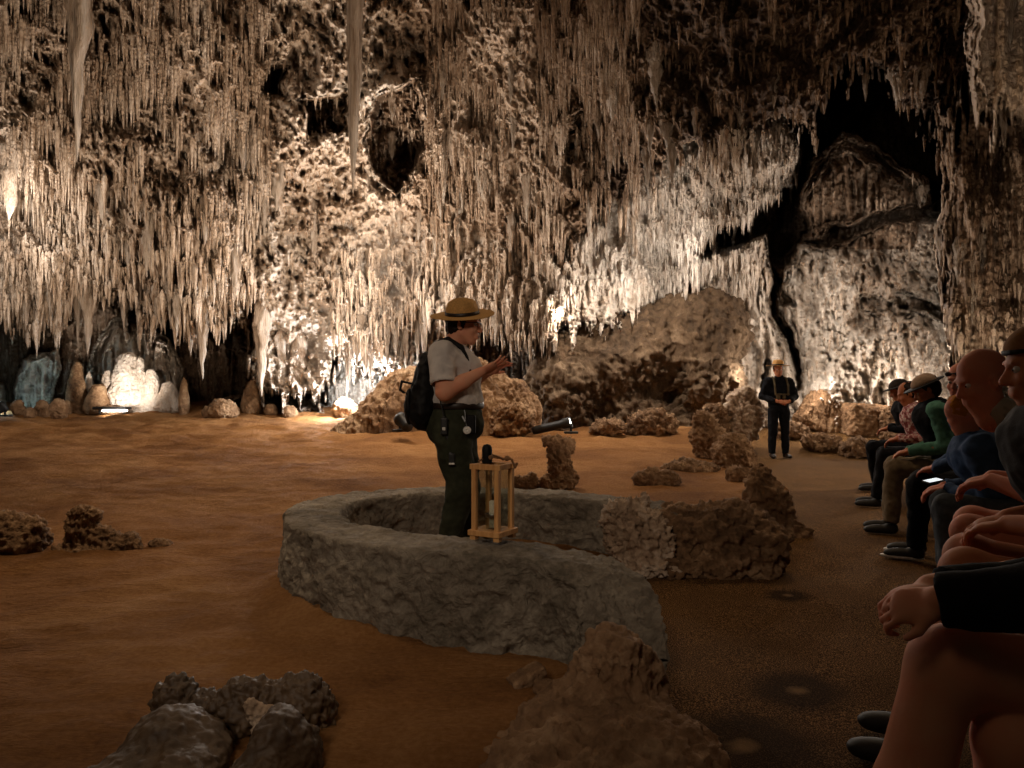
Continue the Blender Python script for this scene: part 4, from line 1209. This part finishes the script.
# ---- far ranger, standing on the path and facing the visitors
def far_ranger():
    O = np.array([4.83, 13.4, path_z(4.8, 13.4)])
    root = person('far ranger in dark jacket and flat hat standing on the path with hands joined', O)
    A = lambda x, y, z: O + np.array([x, y, z])
    R = basis((-.12, -1, 0)); hc = A(-.02, -.02, 1.60)
    b = Blob(A(-.4, -.4, .8), A(.4, .3, 1.8), .009)
    head_prims(b, hc, R, 1.0); b.limb(A(0, 0, 1.42), A(-.01, -.01, 1.55), .06, .055, .03)
    for sd in (-1, 1):
        b.chain([A(0, 0, 1.40), A(.17 * sd, 0, 1.37), A(.28 * sd, .02, 1.13), A(.10 * sd, -.24, 1.03)], [.05, .045, .04, .028], .01)
        hand_prims(b, A(.10 * sd, -.24, 1.03), (-.8 * sd, -.3, -.1), (0, -.6, .6), sd, .5)
    part('body', b, SK2, root); head_bits_at(root, hc, R, 1.0)
    b = Blob(A(-.45, -.4, .8), A(.45, .35, 1.55), .01)
    b.ball(A(0, 0, 1.0), (.19, .14, .17), .05); b.ball(A(0, 0, 1.2), (.21, .14, .2), .06); b.limb(A(-.17, 0, 1.39), A(.17, 0, 1.39), .075, .075, .05)
    for sd in (-1, 1):
        b.limb(A(.20 * sd, 0, 1.38), A(.29 * sd, .02, 1.12), .078, .066, .04); b.limb(A(.29 * sd, .02, 1.12), A(.12 * sd, -.21, 1.03), .064, .05, .03, flat_b=True)
    b.limb(A(0, 0, 1.42), A(0, 0, 1.50), .085, .075, .02, flat_b=True); b.cut(A(0, 0, .84), (0, 0, -1))
    part('jacket', b, M_NAVY, root, .016, 7, 5)
    b = Blob(A(-.35, -.3, .0), A(.35, .3, 1.0), .01)
    b.ball(A(0, 0, .92), (.18, .13, .13), .05)
    for sd in (-1, 1):
        b.limb(A(.095 * sd, 0, .86), A(.11 * sd, -.01, .48), .105, .078, .01); b.limb(A(.11 * sd, -.01, .48), A(.12 * sd, .0, .09), .078, .066, .02, flat_b=True)
    part('trousers', b, M_NAVY, root, .012, 6, 6)
    for sd in (-1, 1): shoe(root, A(.12 * sd, .0, .09), (.15 * sd, -1, 0), .012, M_LEATHER)
    b = Blob(hc - .2, hc + .2, .007); b.ball(hc + R @ np.array([-.025, 0, .03]), (.085, .10, .095), .01); b.ball(hc + R @ np.array([.09, 0, -.02]), (.1, .07, .12), .01, sub=True); part('hair', b, M_HAIR, root)
    hat_parts(root, hc + np.array([0, 0, .075]), basis((-.1, -1, 0), (0, -.06, 1)), M_STRAW, .205)
    for sd in (-1, 1):
        b = Blob(A(-.25, -.3, .95), A(.25, .15, 1.55), .009)
        b.chain([A(.10 * sd, .05, 1.47), A(.11 * sd, -.06, 1.45), A(.12 * sd, -.14, 1.32), A(.11 * sd, -.155, 1.15)], [.018] * 4, .01); part('pack_strap', b, M_STRAP, root, label='olive pack strap')
    b = Blob(A(-.2, -.32, .98), A(.2, -.05, 1.25), .009); b.limb(A(-.12, -.165, 1.16), A(.12, -.165, 1.16), .014, .014, .01); b.box(A(.03, -.17, 1.12), (.03, .02, .04), .008); b.box(A(-.07, -.165, 1.10), (.035, .02, .05), .008)
    part('chest_clip', b, M_STRAP, root)


M_STRAP = cloth('olive_webbing', lin(92, 80, 58))
far_ranger()

# ------------------------------------------------------------------ lantern on the wall
M_WOOD = NT('pale_wood', .6)
_v2 = M_WOOD.mapping((12, 12, 1.5)); M_WOOD.color(M_WOOD.ramp(M_WOOD.noise(3, 5, _v2, .6, .5), [(.35, lin(170, 118, 66)), (.65, lin(206, 158, 100))])); M_WOOD = M_WOOD.m
M_GLASS = bpy.data.materials.new('thin_glass'); M_GLASS.use_nodes = True
_t = M_GLASS.node_tree; _t.nodes.remove(_t.nodes['Principled BSDF']); _tr = _t.nodes.new('ShaderNodeBsdfTransparent'); _gl = _t.nodes.new('ShaderNodeBsdfGlossy'); _gl.inputs['Roughness'].default_value = .08
_tr.inputs[0].default_value = (.9, .92, .9, 1); _mx = _t.nodes.new('ShaderNodeMixShader'); _mx.inputs[0].default_value = .1
_t.links.new(_tr.outputs[0], _mx.inputs[1]); _t.links.new(_gl.outputs[0], _mx.inputs[2]); _t.links.new(_mx.outputs[0], _t.nodes['Material Output'].inputs[0])
M_WAX = plain('candle_wax', lin(236, 226, 206), .5)


def bx(c, r, rot=None, bev=.004):
    """bevelled box verts and faces"""
    import bmesh
    bm = bmesh.new(); bmesh.ops.create_cube(bm, size=2)
    for v in bm.verts: v.co = Vector((v.co.x * r[0], v.co.y * r[1], v.co.z * r[2]))
    bmesh.ops.bevel(bm, geom=bm.edges[:], offset=bev, segments=2, affect='EDGES', profile=.5)
    v = [np.array(x.co) for x in bm.verts]; f = [[w.index for w in q.verts] for q in bm.faces]; bm.free()
    v = np.array(v)
    if rot is not None: v = (np.asarray(rot) @ v.T).T
    return v + np.array(c), f


def boxes(name, lst, mat, parent, rz=0):
    V = []; Fc = []; o = 0
    for a in lst:
        v, f = bx(*a); V.append(v); Fc += [[i + o for i in q] for q in f]; o += len(v)
    ob = mk(name, np.concatenate(V), Fc, mat, parent, smooth=False); ob.rotation_euler = (0, 0, rz); return ob


def lantern():
    t = thing('lantern', 'pale wooden frame lantern with a candle jar standing on the grey wall', 'lantern', (-.095, 3.70, .47))
    t.rotation_euler = (0, 0, math.radians(60)); w = .066; H = .335
    for sx in (-1, 1):
        for sy in (-1, 1):
            boxes('post', [((sx * w, sy * w, H / 2 + .03), (.0125, .0125, H / 2), None, .002)], M_WOOD, t)
            boxes('foot', [((sx * (w + .002), sy * (w + .002), .01), (.016, .016, .011), None, .002)], M_WOOD, t)
    boxes('base_board', [((0, 0, .034), (w + .026, w + .026, .013), None, .002)], M_WOOD, t)
    boxes('top_frame', [((sx * w, 0, H + .025), (.014, w + .022, .013), None, .002) for sx in (-1, 1)] + [((0, sy * w, H + .0252), (w - .01, .0138, .0128), None, .002) for sy in (-1, 1)], M_WOOD, t)
    for k in range(4):
        a = k * math.pi / 2; c, s_ = math.cos(a), math.sin(a)
        boxes('glass_pane', [((c * w, s_ * w, H / 2 + .04), (.0015 if abs(c) > .5 else w - .013, .0015 if abs(s_) > .5 else w - .013, H / 2 - .015), None, .0005)], M_GLASS, t)
    # jar with a candle stands inside: separate things
    j = thing('candle_jar', 'small clear glass jar inside the wooden lantern', 'jar', (-.095, 3.70, .517))
    v, f = lathe([(.0001, .0005), (.034, .0005), (.037, .01), (.037, .075), (.033, .082), (.031, .082), (.034, .074), (.034, .012), (.0001, .006)], 28); mk('jar_glass', v, f, M_GLASS, j)
    v, f = lathe([(.0375, .058), (.0385, .06), (.0385, .074), (.0375, .076)], 28); mk('jar_band', v, f, M_STEEL, j)
    c = thing('candle', 'white candle standing in the jar of the wooden lantern', 'candle', (-.095, 3.70, .524))
    v, f = lathe([(.0001, 0), (.020, 0), (.020, .005), (.019, .128), (.012, .134), (.0001, .131)], 20); mk('wax', v, f, M_WAX, c)
    v, f = lathe([(.0001, .13), (.0012, .13), (.0012, .142), (.0001, .143)], 8); mk('wick', v, f, M_BLACK, c)
    tw = thing('twine', 'brown twine handle lying over the top of the wooden lantern', 'twine', (-.095, 3.70, .845))
    b = Blob((-.15, -.15, -.06), (.17, .15, .12), .004)
    b.chain([(-.01, -.09, .03), (.0, -.06, .045), (.03, -.03, .032), (.05, .0, .018), (.075, -.02, .03), (.095, -.03, .018), (.11, -.02, -.02), (.12, -.02, .0)], [.006] * 8, .004)
    b.chain([(-.07, -.02, .012), (-.03, .02, .03), (.02, .02, .024), (.06, .03, .02)], [.005] * 4, .004); b.ball((.07, -.02, .025), .014, .006); b.ball((-.01, -.08, .035), .011, .006)
    v, f = b.mesh(); mk('twine_cord', v, f, M_TWINE, tw)
    fl = thing('torch', 'black rounded torch head standing on the top frame of the lantern', 'torch', (-.125, 3.71, .843))
    v, f = lathe([(.0001, 0), (.024, 0), (.026, .004), (.026, .065), (.024, .08), (.017, .092), (.0001, .097)], 28); mk('torch_body', v, f, M_BLK, fl)


M_TWINE = plain('twine', lin(128, 92, 60), .9)
lantern()


# ------------------------------------------------------------------ the seated visitors
def seated(label, loc, hip, knee, ankle, head, hd, hand, top, legs, skin, sleeve='long', vest=None, shorts=False, h=.01, bulk=1.0, hair=None, shoe_m=None, sole=None, cap=None, face=None, hs=1.0, knee_gap=.13, hands=True, back=.03, low=.0):
    """all joints in place coordinates; knee/ankle/hand are the middle of the pair"""
    hip, knee, ankle, head, hand = [np.array(a, float) for a in (hip, knee, ankle, head, hand)]
    root = person(label, (hip[0], hip[1], 0))
    f = unit((knee[0] - hip[0], knee[1] - hip[1], 0)) if face is None else unit(face); l = np.cross((0, 0, 1), f)
    R = basis(hd)
    neck = head - np.array([0, 0, .125 + low]) - f * .035
    ch = neck - np.array([0, 0, .11]) - f * back
    sh = {sd: ch + l * .17 * sd * bulk + np.array([0, 0, .06]) for sd in (-1, 1)}
    wr = {sd: hand + l * .07 * sd - f * .02 for sd in (-1, 1)}
    el = {}
    for sd in (-1, 1):
        m = (sh[sd] + wr[sd]) / 2; D = np.linalg.norm(wr[sd] - sh[sd]); L = .29
        sag = math.sqrt(max(L * L - (D / 2) ** 2, .0016)); ax = unit(wr[sd] - sh[sd])
        dn = np.array([0, 0, -1.0]) - f * .5 + l * .25 * sd; dn = unit(dn - ax * np.dot(dn, ax)); el[sd] = m + dn * sag
    kn = {sd: knee + l * knee_gap * sd for sd in (-1, 1)}; an = {sd: ankle + l * knee_gap * .9 * sd for sd in (-1, 1)}; hp = {sd: hip + l * .1 * sd for sd in (-1, 1)}
    allp = np.array([hip, knee, ankle, head, *sh.values(), *el.values(), *wr.values()])
    b = Blob(allp.min(0) - .22, allp.max(0) + .24, h)
    head_prims(b, head, R, hs); b.limb(neck - np.array([0, 0, .03]), head - np.array([0, 0, .05]), .062, .055, .03)
    for sd in (-1, 1):
        b.limb(sh[sd], el[sd], .05, .043, .02); b.limb(el[sd], wr[sd], .045, .03, .02)
        if hands: hand_prims(b, wr[sd], f * .8 - l * .35 * sd - np.array([0, 0, .25]), (0, 0, 1), sd, .45)
        if shorts:
            mid = hp[sd] * .45 + kn[sd] * .55
            b.limb(mid, kn[sd], .085 * bulk, .064 * bulk, .02); b.ball(kn[sd], .066 * bulk, .03); b.limb(kn[sd], kn[sd] * .6 + an[sd] * .4 - f * .02, .060 * bulk, .062 * bulk, .03); b.limb(kn[sd] * .6 + an[sd] * .4 - f * .02, an[sd], .060 * bulk, .040, .03)
    part('body', b, skin, root)
    if h < .012: head_bits_at(root, head, R, hs)
    b = Blob(allp.min(0) - .22, allp.max(0) + .2, h * 1.1)
    b.ball(hip + [0, 0, .08], (.17 * bulk, .17 * bulk, .14), .05); b.limb(hip + [0, 0, .1], ch, .155 * bulk, .15 * bulk, .05)
    b.limb(sh[-1], sh[1], .075, .075, .06); b.limb(ch, neck, .10, .072, .03, flat_b=True)
    for sd in (-1, 1):
        if sleeve == 'long': b.limb(sh[sd], el[sd], .078, .06, .03); b.limb(el[sd], wr[sd], .058, .044, .02, flat_b=True)
        else: b.limb(sh[sd], sh[sd] * .4 + el[sd] * .6, .082, .076, .03, flat_b=True)
    part('shirt', b, top, root, .014, 7, 3)
    if vest:
        b = Blob(allp.min(0) - .22, allp.max(0) + .2, h * 1.1)
        b.ball(hip + [0, 0, .08], (.19, .19, .15), .05); b.limb(hip + [0, 0, .1], ch, .175, .172, .05); b.limb(sh[-1] * .8 + ch * .2, sh[1] * .8 + ch * .2, .088, .088, .06)
        part('vest', b, vest, root, .012, 7, 9)
    b = Blob(allp.min(0) - .22, allp.max(0) + .2, h * 1.1)
    b.ball(hip + [0, 0, .0], (.18 * bulk, .18 * bulk, .12), .05)
    for sd in (-1, 1):
        if shorts: b.limb(hp[sd], hp[sd] * .4 + kn[sd] * .6, .105 * bulk, .098 * bulk, .03, flat_b=True)
        else:
            b.limb(hp[sd], kn[sd], .10 * bulk, .078 * bulk, .03); b.limb(kn[sd], an[sd] + [0, 0, .02], .078 * bulk, .062, .02, flat_b=True)
    part('shorts' if shorts else 'trousers', b, legs, root, .012, 7, 4)
    for sd in (-1, 1): shoe(root, an[sd], f, max(h, .007), shoe_m or M_SHOE, sole)
    q = lambda x, y, z: head + R @ (np.array([x, y, z]) * hs)
    if hair is not None:
        b = Blob(head - .22, head + .22, max(h * .8, .006)); b.ball(q(-.022, 0, .032), np.array([.100, .085, .098]) * hs, .01, R); b.ball(q(-.05, 0, -.02), np.array([.06, .075, .07]) * hs, .03, R)
        b.ball(q(.09, 0, -.025), np.array([.075, .12, .09]) * hs, .01, R, sub=True); part('hair', b, hair, root, .006, 30, 8)
    if cap is not None:
        b = Blob(head - .27, head + .27, .007); b.ball(q(-.01, 0, .05), np.array([.108, .088, .085]) * hs, .0, R); b.cut(q(0, 0, .045), -R[:, 2]); part('cap', b, cap[0], root)
        b = Blob(head - .27, head + .27, .006)
        if cap[1] == 'band': b.ball(q(-.01, 0, .05), np.array([.111, .091, .088]) * hs, .0, R); b.cut(q(0, 0, .045), -R[:, 2]); b.cut(q(0, 0, .06), R[:, 2])
        elif cap[1] == 'bill': b.ball(q(.13, 0, .042), np.array([.075, .075, .012]) * hs, .0, R)
        else: b.ball(q(0, 0, .044), np.array([.17, .155, .013]) * hs, .0, R)
        part('cap_brim', b, cap[2], root)
    return root


B_ = lambda *c: cloth('cloth', lin(*c))
KH = cloth('khaki_cloth', lin(120, 104, 82)); JEAN = cloth('grey_denim', lin(78, 84, 90)); BLUE = cloth('blue_denim', lin(62, 84, 118)); TEAL = cloth('teal_cloth', lin(84, 132, 112)); DGREY = cloth('charcoal_cloth', lin(58, 54, 50))
PINK = plaid_mat('pink_print', lin(180, 120, 120), lin(210, 190, 180), lin(120, 50, 44), 30); CAMO = plaid_mat('camo_print', lin(84, 80, 60), lin(48, 46, 40), lin(150, 140, 126), 11)
GING = cloth('ginger_hair', lin(190, 120, 40)); TANCAP = cloth('tan_cap', lin(176, 150, 128)); BROWNCAP = cloth('brown_cap', lin(128, 88, 50))
seated('farthest seated visitor in black trousers with feet in the lit path', 0, (4.68, 8.5, .55), (4.25, 8.72, .55), (4.42, 8.95, .09), (4.50, 8.6, 1.22), (-.9, .3, -.35), (4.38, 8.65, .78), M_NAVY, M_NAVY, SK2, hair=M_HAIR, h=.012, cap=(DGREY, 'brim', DGREY))
seated('seated visitor in pink and red print shirt behind the tan capped man', 0, (4.28, 7.5, .55), (3.88, 7.7, .55), (3.82, 7.75, .09), (4.08, 7.62, 1.18), (-.9, .3, -.3), (3.95, 7.62, .72), PINK, M_NAVY, SK2, hair=M_HAIR, h=.012)
seated('seated man in tan cap with dark brim, black vest and green sleeves looking down', 0, (3.72, 6.15, .55), (3.28, 6.35, .56), (3.22, 6.3, .09), (3.47, 6.2, 1.22), (-.88, .25, -.45), (3.33, 6.25, .70), TEAL, KH, SK2, vest=M_NAVY, h=.010, cap=(TANCAP, 'brim', M_BLK), hair=M_HAIR)
seated('seated visitor in blue denim shirt with sunglasses on a bald forehead', 0, (3.3, 5.0, .55), (2.9, 5.25, .56), (2.93, 5.35, .09), (3.02, 4.98, 1.27), (-.75, -.5, -.05), (2.9, 5.1, .68), BLUE, M_NAVY, SK3, h=.009, sole=M_WHITE)
seated('ginger haired visitor in grey jeans bowed forward with a lit phone in the lap', 0, (2.78, 3.8, .55), (2.36, 4.02, .58), (2.38, 4.0, .09), (2.47, 4.05, 1.08), (-.7, .1, -.7), (2.44, 4.2, .66), BLUE, JEAN, SK3, h=.009, hair=GING, hs=.85)
seated('bald man in camouflage print shirt and shorts leaning forward', 0, (2.32, 2.78, .58), (1.9, 3.06, .64), (1.95, 3.05, .09), (1.78, 2.80, 1.245), (-.95, .05, -.3), (1.86, 2.9, .86), CAMO, KH, SK3, sleeve='short', shorts=True, h=.008, bulk=1.0, hs=.92, back=.18, low=-.02)
seated('visitor in charcoal shirt and shorts with a brown cap, at the right edge', 0, (1.80, 2.08, .57), (1.43, 2.32, .66), (1.34, 2.42, .09), (1.58, 2.2, 1.275), (-.9, .3, -.1), (1.52, 2.3, .80), DGREY, DGREY, SK2, sleeve='short', shorts=True, h=.008, cap=(BROWNCAP, 'band', M_BLK), hair=M_HAIR, back=.0, bulk=1.05)

# sunglasses of the blue shirt visitor, and the phone
t = thing('sunglasses', 'dark sunglasses pushed up on the bald forehead of the blue shirted visitor', 'sunglasses', (2.98, 4.92, 1.32))
b = Blob((-.15, -.15, -.1), (.15, .15, .1), .005)
Rg = basis((-.75, -.5, -.05)); g = lambda x, y, z: Rg @ np.array([x, y, z]) + np.array([.04, .06, -.05])
for sd in (-1, 1): b.ball(g(.097, .032 * sd, .055), (.008, .024, .016), 0, Rg); b.limb(g(.09, .055 * sd, .056), g(.0, .085 * sd, .035), .005, .005, .003)
b.limb(g(.1, -.015, .058), g(.1, .015, .058), .005, .005, .003)
v, f = b.mesh(); mk('sunglasses_frame', v, f, M_BLACK, t)
t = thing('phone', 'phone with a lit screen in the lap of the ginger haired visitor', 'phone', P(933, 481, 4.05)); t.rotation_euler = (.1, -.15, .2)
boxes('phone_case', [((0, 0, 0), (.05, .03, .005), None, .002)], M_BLACK, t); boxes('screen', [((0, 0, .005), (.042, .025, .001), None, .0005)], emit('phone_screen', (.85, .95, 1, 1), .9), t)


# nearest visitor: crossed bare legs and joined hands at the right edge
def near_visitor():
    O = np.array([1.42, 1.22, 0]); root = person('nearest visitor in black top and shorts, bare legs crossed, hands joined on the knee', O)
    b = Blob((.35, .75, -.02), (1.75, 1.85, 1.5), .006)
    # upper leg crossed over: hip -> knee -> ankle
    k1 = np.array([.85, 1.46, .665]); b.limb((1.42, 1.30, .60), k1 + [.04, -.01, .0], .092, .074, .03); b.ball(k1 + [.02, 0, -.01], (.068, .064, .064), .04)
    b.limb(k1, (.775, 1.44, .42), .062, .066, .04); b.limb((.775, 1.44, .42), (.68, 1.40, .18), .064, .042, .03); b.limb((.68, 1.40, .18), (.62, 1.42, .12), .036, .034, .02)
    # lower leg
    k2 = np.array([.96, 1.41, .53]); b.limb((1.42, 1.15, .55), k2, .095, .072, .01); b.limb(k2, (.97, 1.42, .3), .070, .070, .02); b.limb((.97, 1.42, .3), (1.0, 1.44, .1), .066, .04, .02)
    # head and neck (beyond the frame)
    head = np.array([1.28, 1.28, 1.27]); Rh = basis((-.9, .3, 0)); head_prims(b, head, Rh, 1.0); b.limb(head - [-.03, 0, .17], head - [0, 0, .05], .06, .055, .03)
    # hands joined over the knee
    w1 = np.array([.81, 1.40, .805]); b.limb((1.05, 1.30, .82), w1, .042, .029, .02)
    hand_prims(b, w1, (-.80, .50, -.30), (-.35, -.60, .70), -1, .9, .88, .05)
    w2 = np.array([.85, 1.50, .80]); b.limb((1.1, 1.56, .81), w2, .042, .030, .02)
    hand_prims(b, w2, (-.95, -.28, -.05), (-.15, .3, .93), 1, .8, .88, .05)
    part('body', b, SK1, root)
    head_bits_at(root, head, Rh, 1.0)
    b = Blob((.7, .75, .4), (1.8, 1.9, 1.35), .009)
    b.ball((1.45, 1.22, .66), (.18, .2, .15), .05); b.limb((1.44, 1.22, .7), (1.36, 1.26, 1.0), .155, .15, .05); b.limb((1.28, 1.10, 1.06), (1.40, 1.42, 1.06), .075, .075, .05); b.limb((1.33, 1.26, 1.05), (1.29, 1.27, 1.14), .08, .07, .03, flat_b=True)
    b.limb((1.28, 1.09, 1.05), (1.18, 1.17, .885), .085, .082, .03); b.limb((1.18, 1.17, .885), (.805, 1.40, .806), .084, .053, .02, flat_b=True)
    b.limb((1.40, 1.44, 1.05), (1.26, 1.56, .80), .072, .060, .03); b.limb((1.26, 1.56, .81), (.88, 1.51, .80), .058, .046, .02, flat_b=True)
    part('top', b, M_NAVY, root, .006, 9, 3)
    b = Blob((1.0, .8, .35), (1.8, 1.7, .85), .01); b.ball((1.46, 1.22, .57), (.19, .2, .12), .05); b.limb((1.45, 1.30, .6), (1.27, 1.35, .625), .11, .105, .03, flat_b=True); b.limb((1.45, 1.14, .56), (1.27, 1.24, .54), .108, .102, .03, flat_b=True)
    part('shorts', b, M_NAVY, root, .008, 8, 3)
    b = Blob(head - .22, head + .22, .008); b.ball(head + Rh @ np.array([-.022, 0, .032]), (.09, .098, .098), .01); b.ball(head + Rh @ np.array([.09, 0, -.025]), (.09, .09, .09), .01, sub=True); part('hair', b, M_HAIR, root)
    shoe(root, (1.0, 1.44, .09), (-.85, .5, 0), .008); shoe(root, (.62, 1.42, .13), (-.85, .5, 0), .008)


near_visitor()

# long stone bench the visitors sit on
b = Blob((.9, -.2, -.1), (5.9, 10.2, .6), .03)
for i in range(24):
    k = i / 23; c = np.array([1.72, .6, .2]) * (1 - k) + np.array([5.15, 9.0, .2]) * k
    b.box(c, (.22, .26, .235), .04, .05, Matrix.Rotation(-.40, 3, 'Z'))
v, f = b.mesh(); v = rough_rock(v, f, .02, 3, 91)
o = mk('stone_bench', v, f, M_BROWN); tag(o, 'long low stone bench under the row of seated visitors', 'bench')
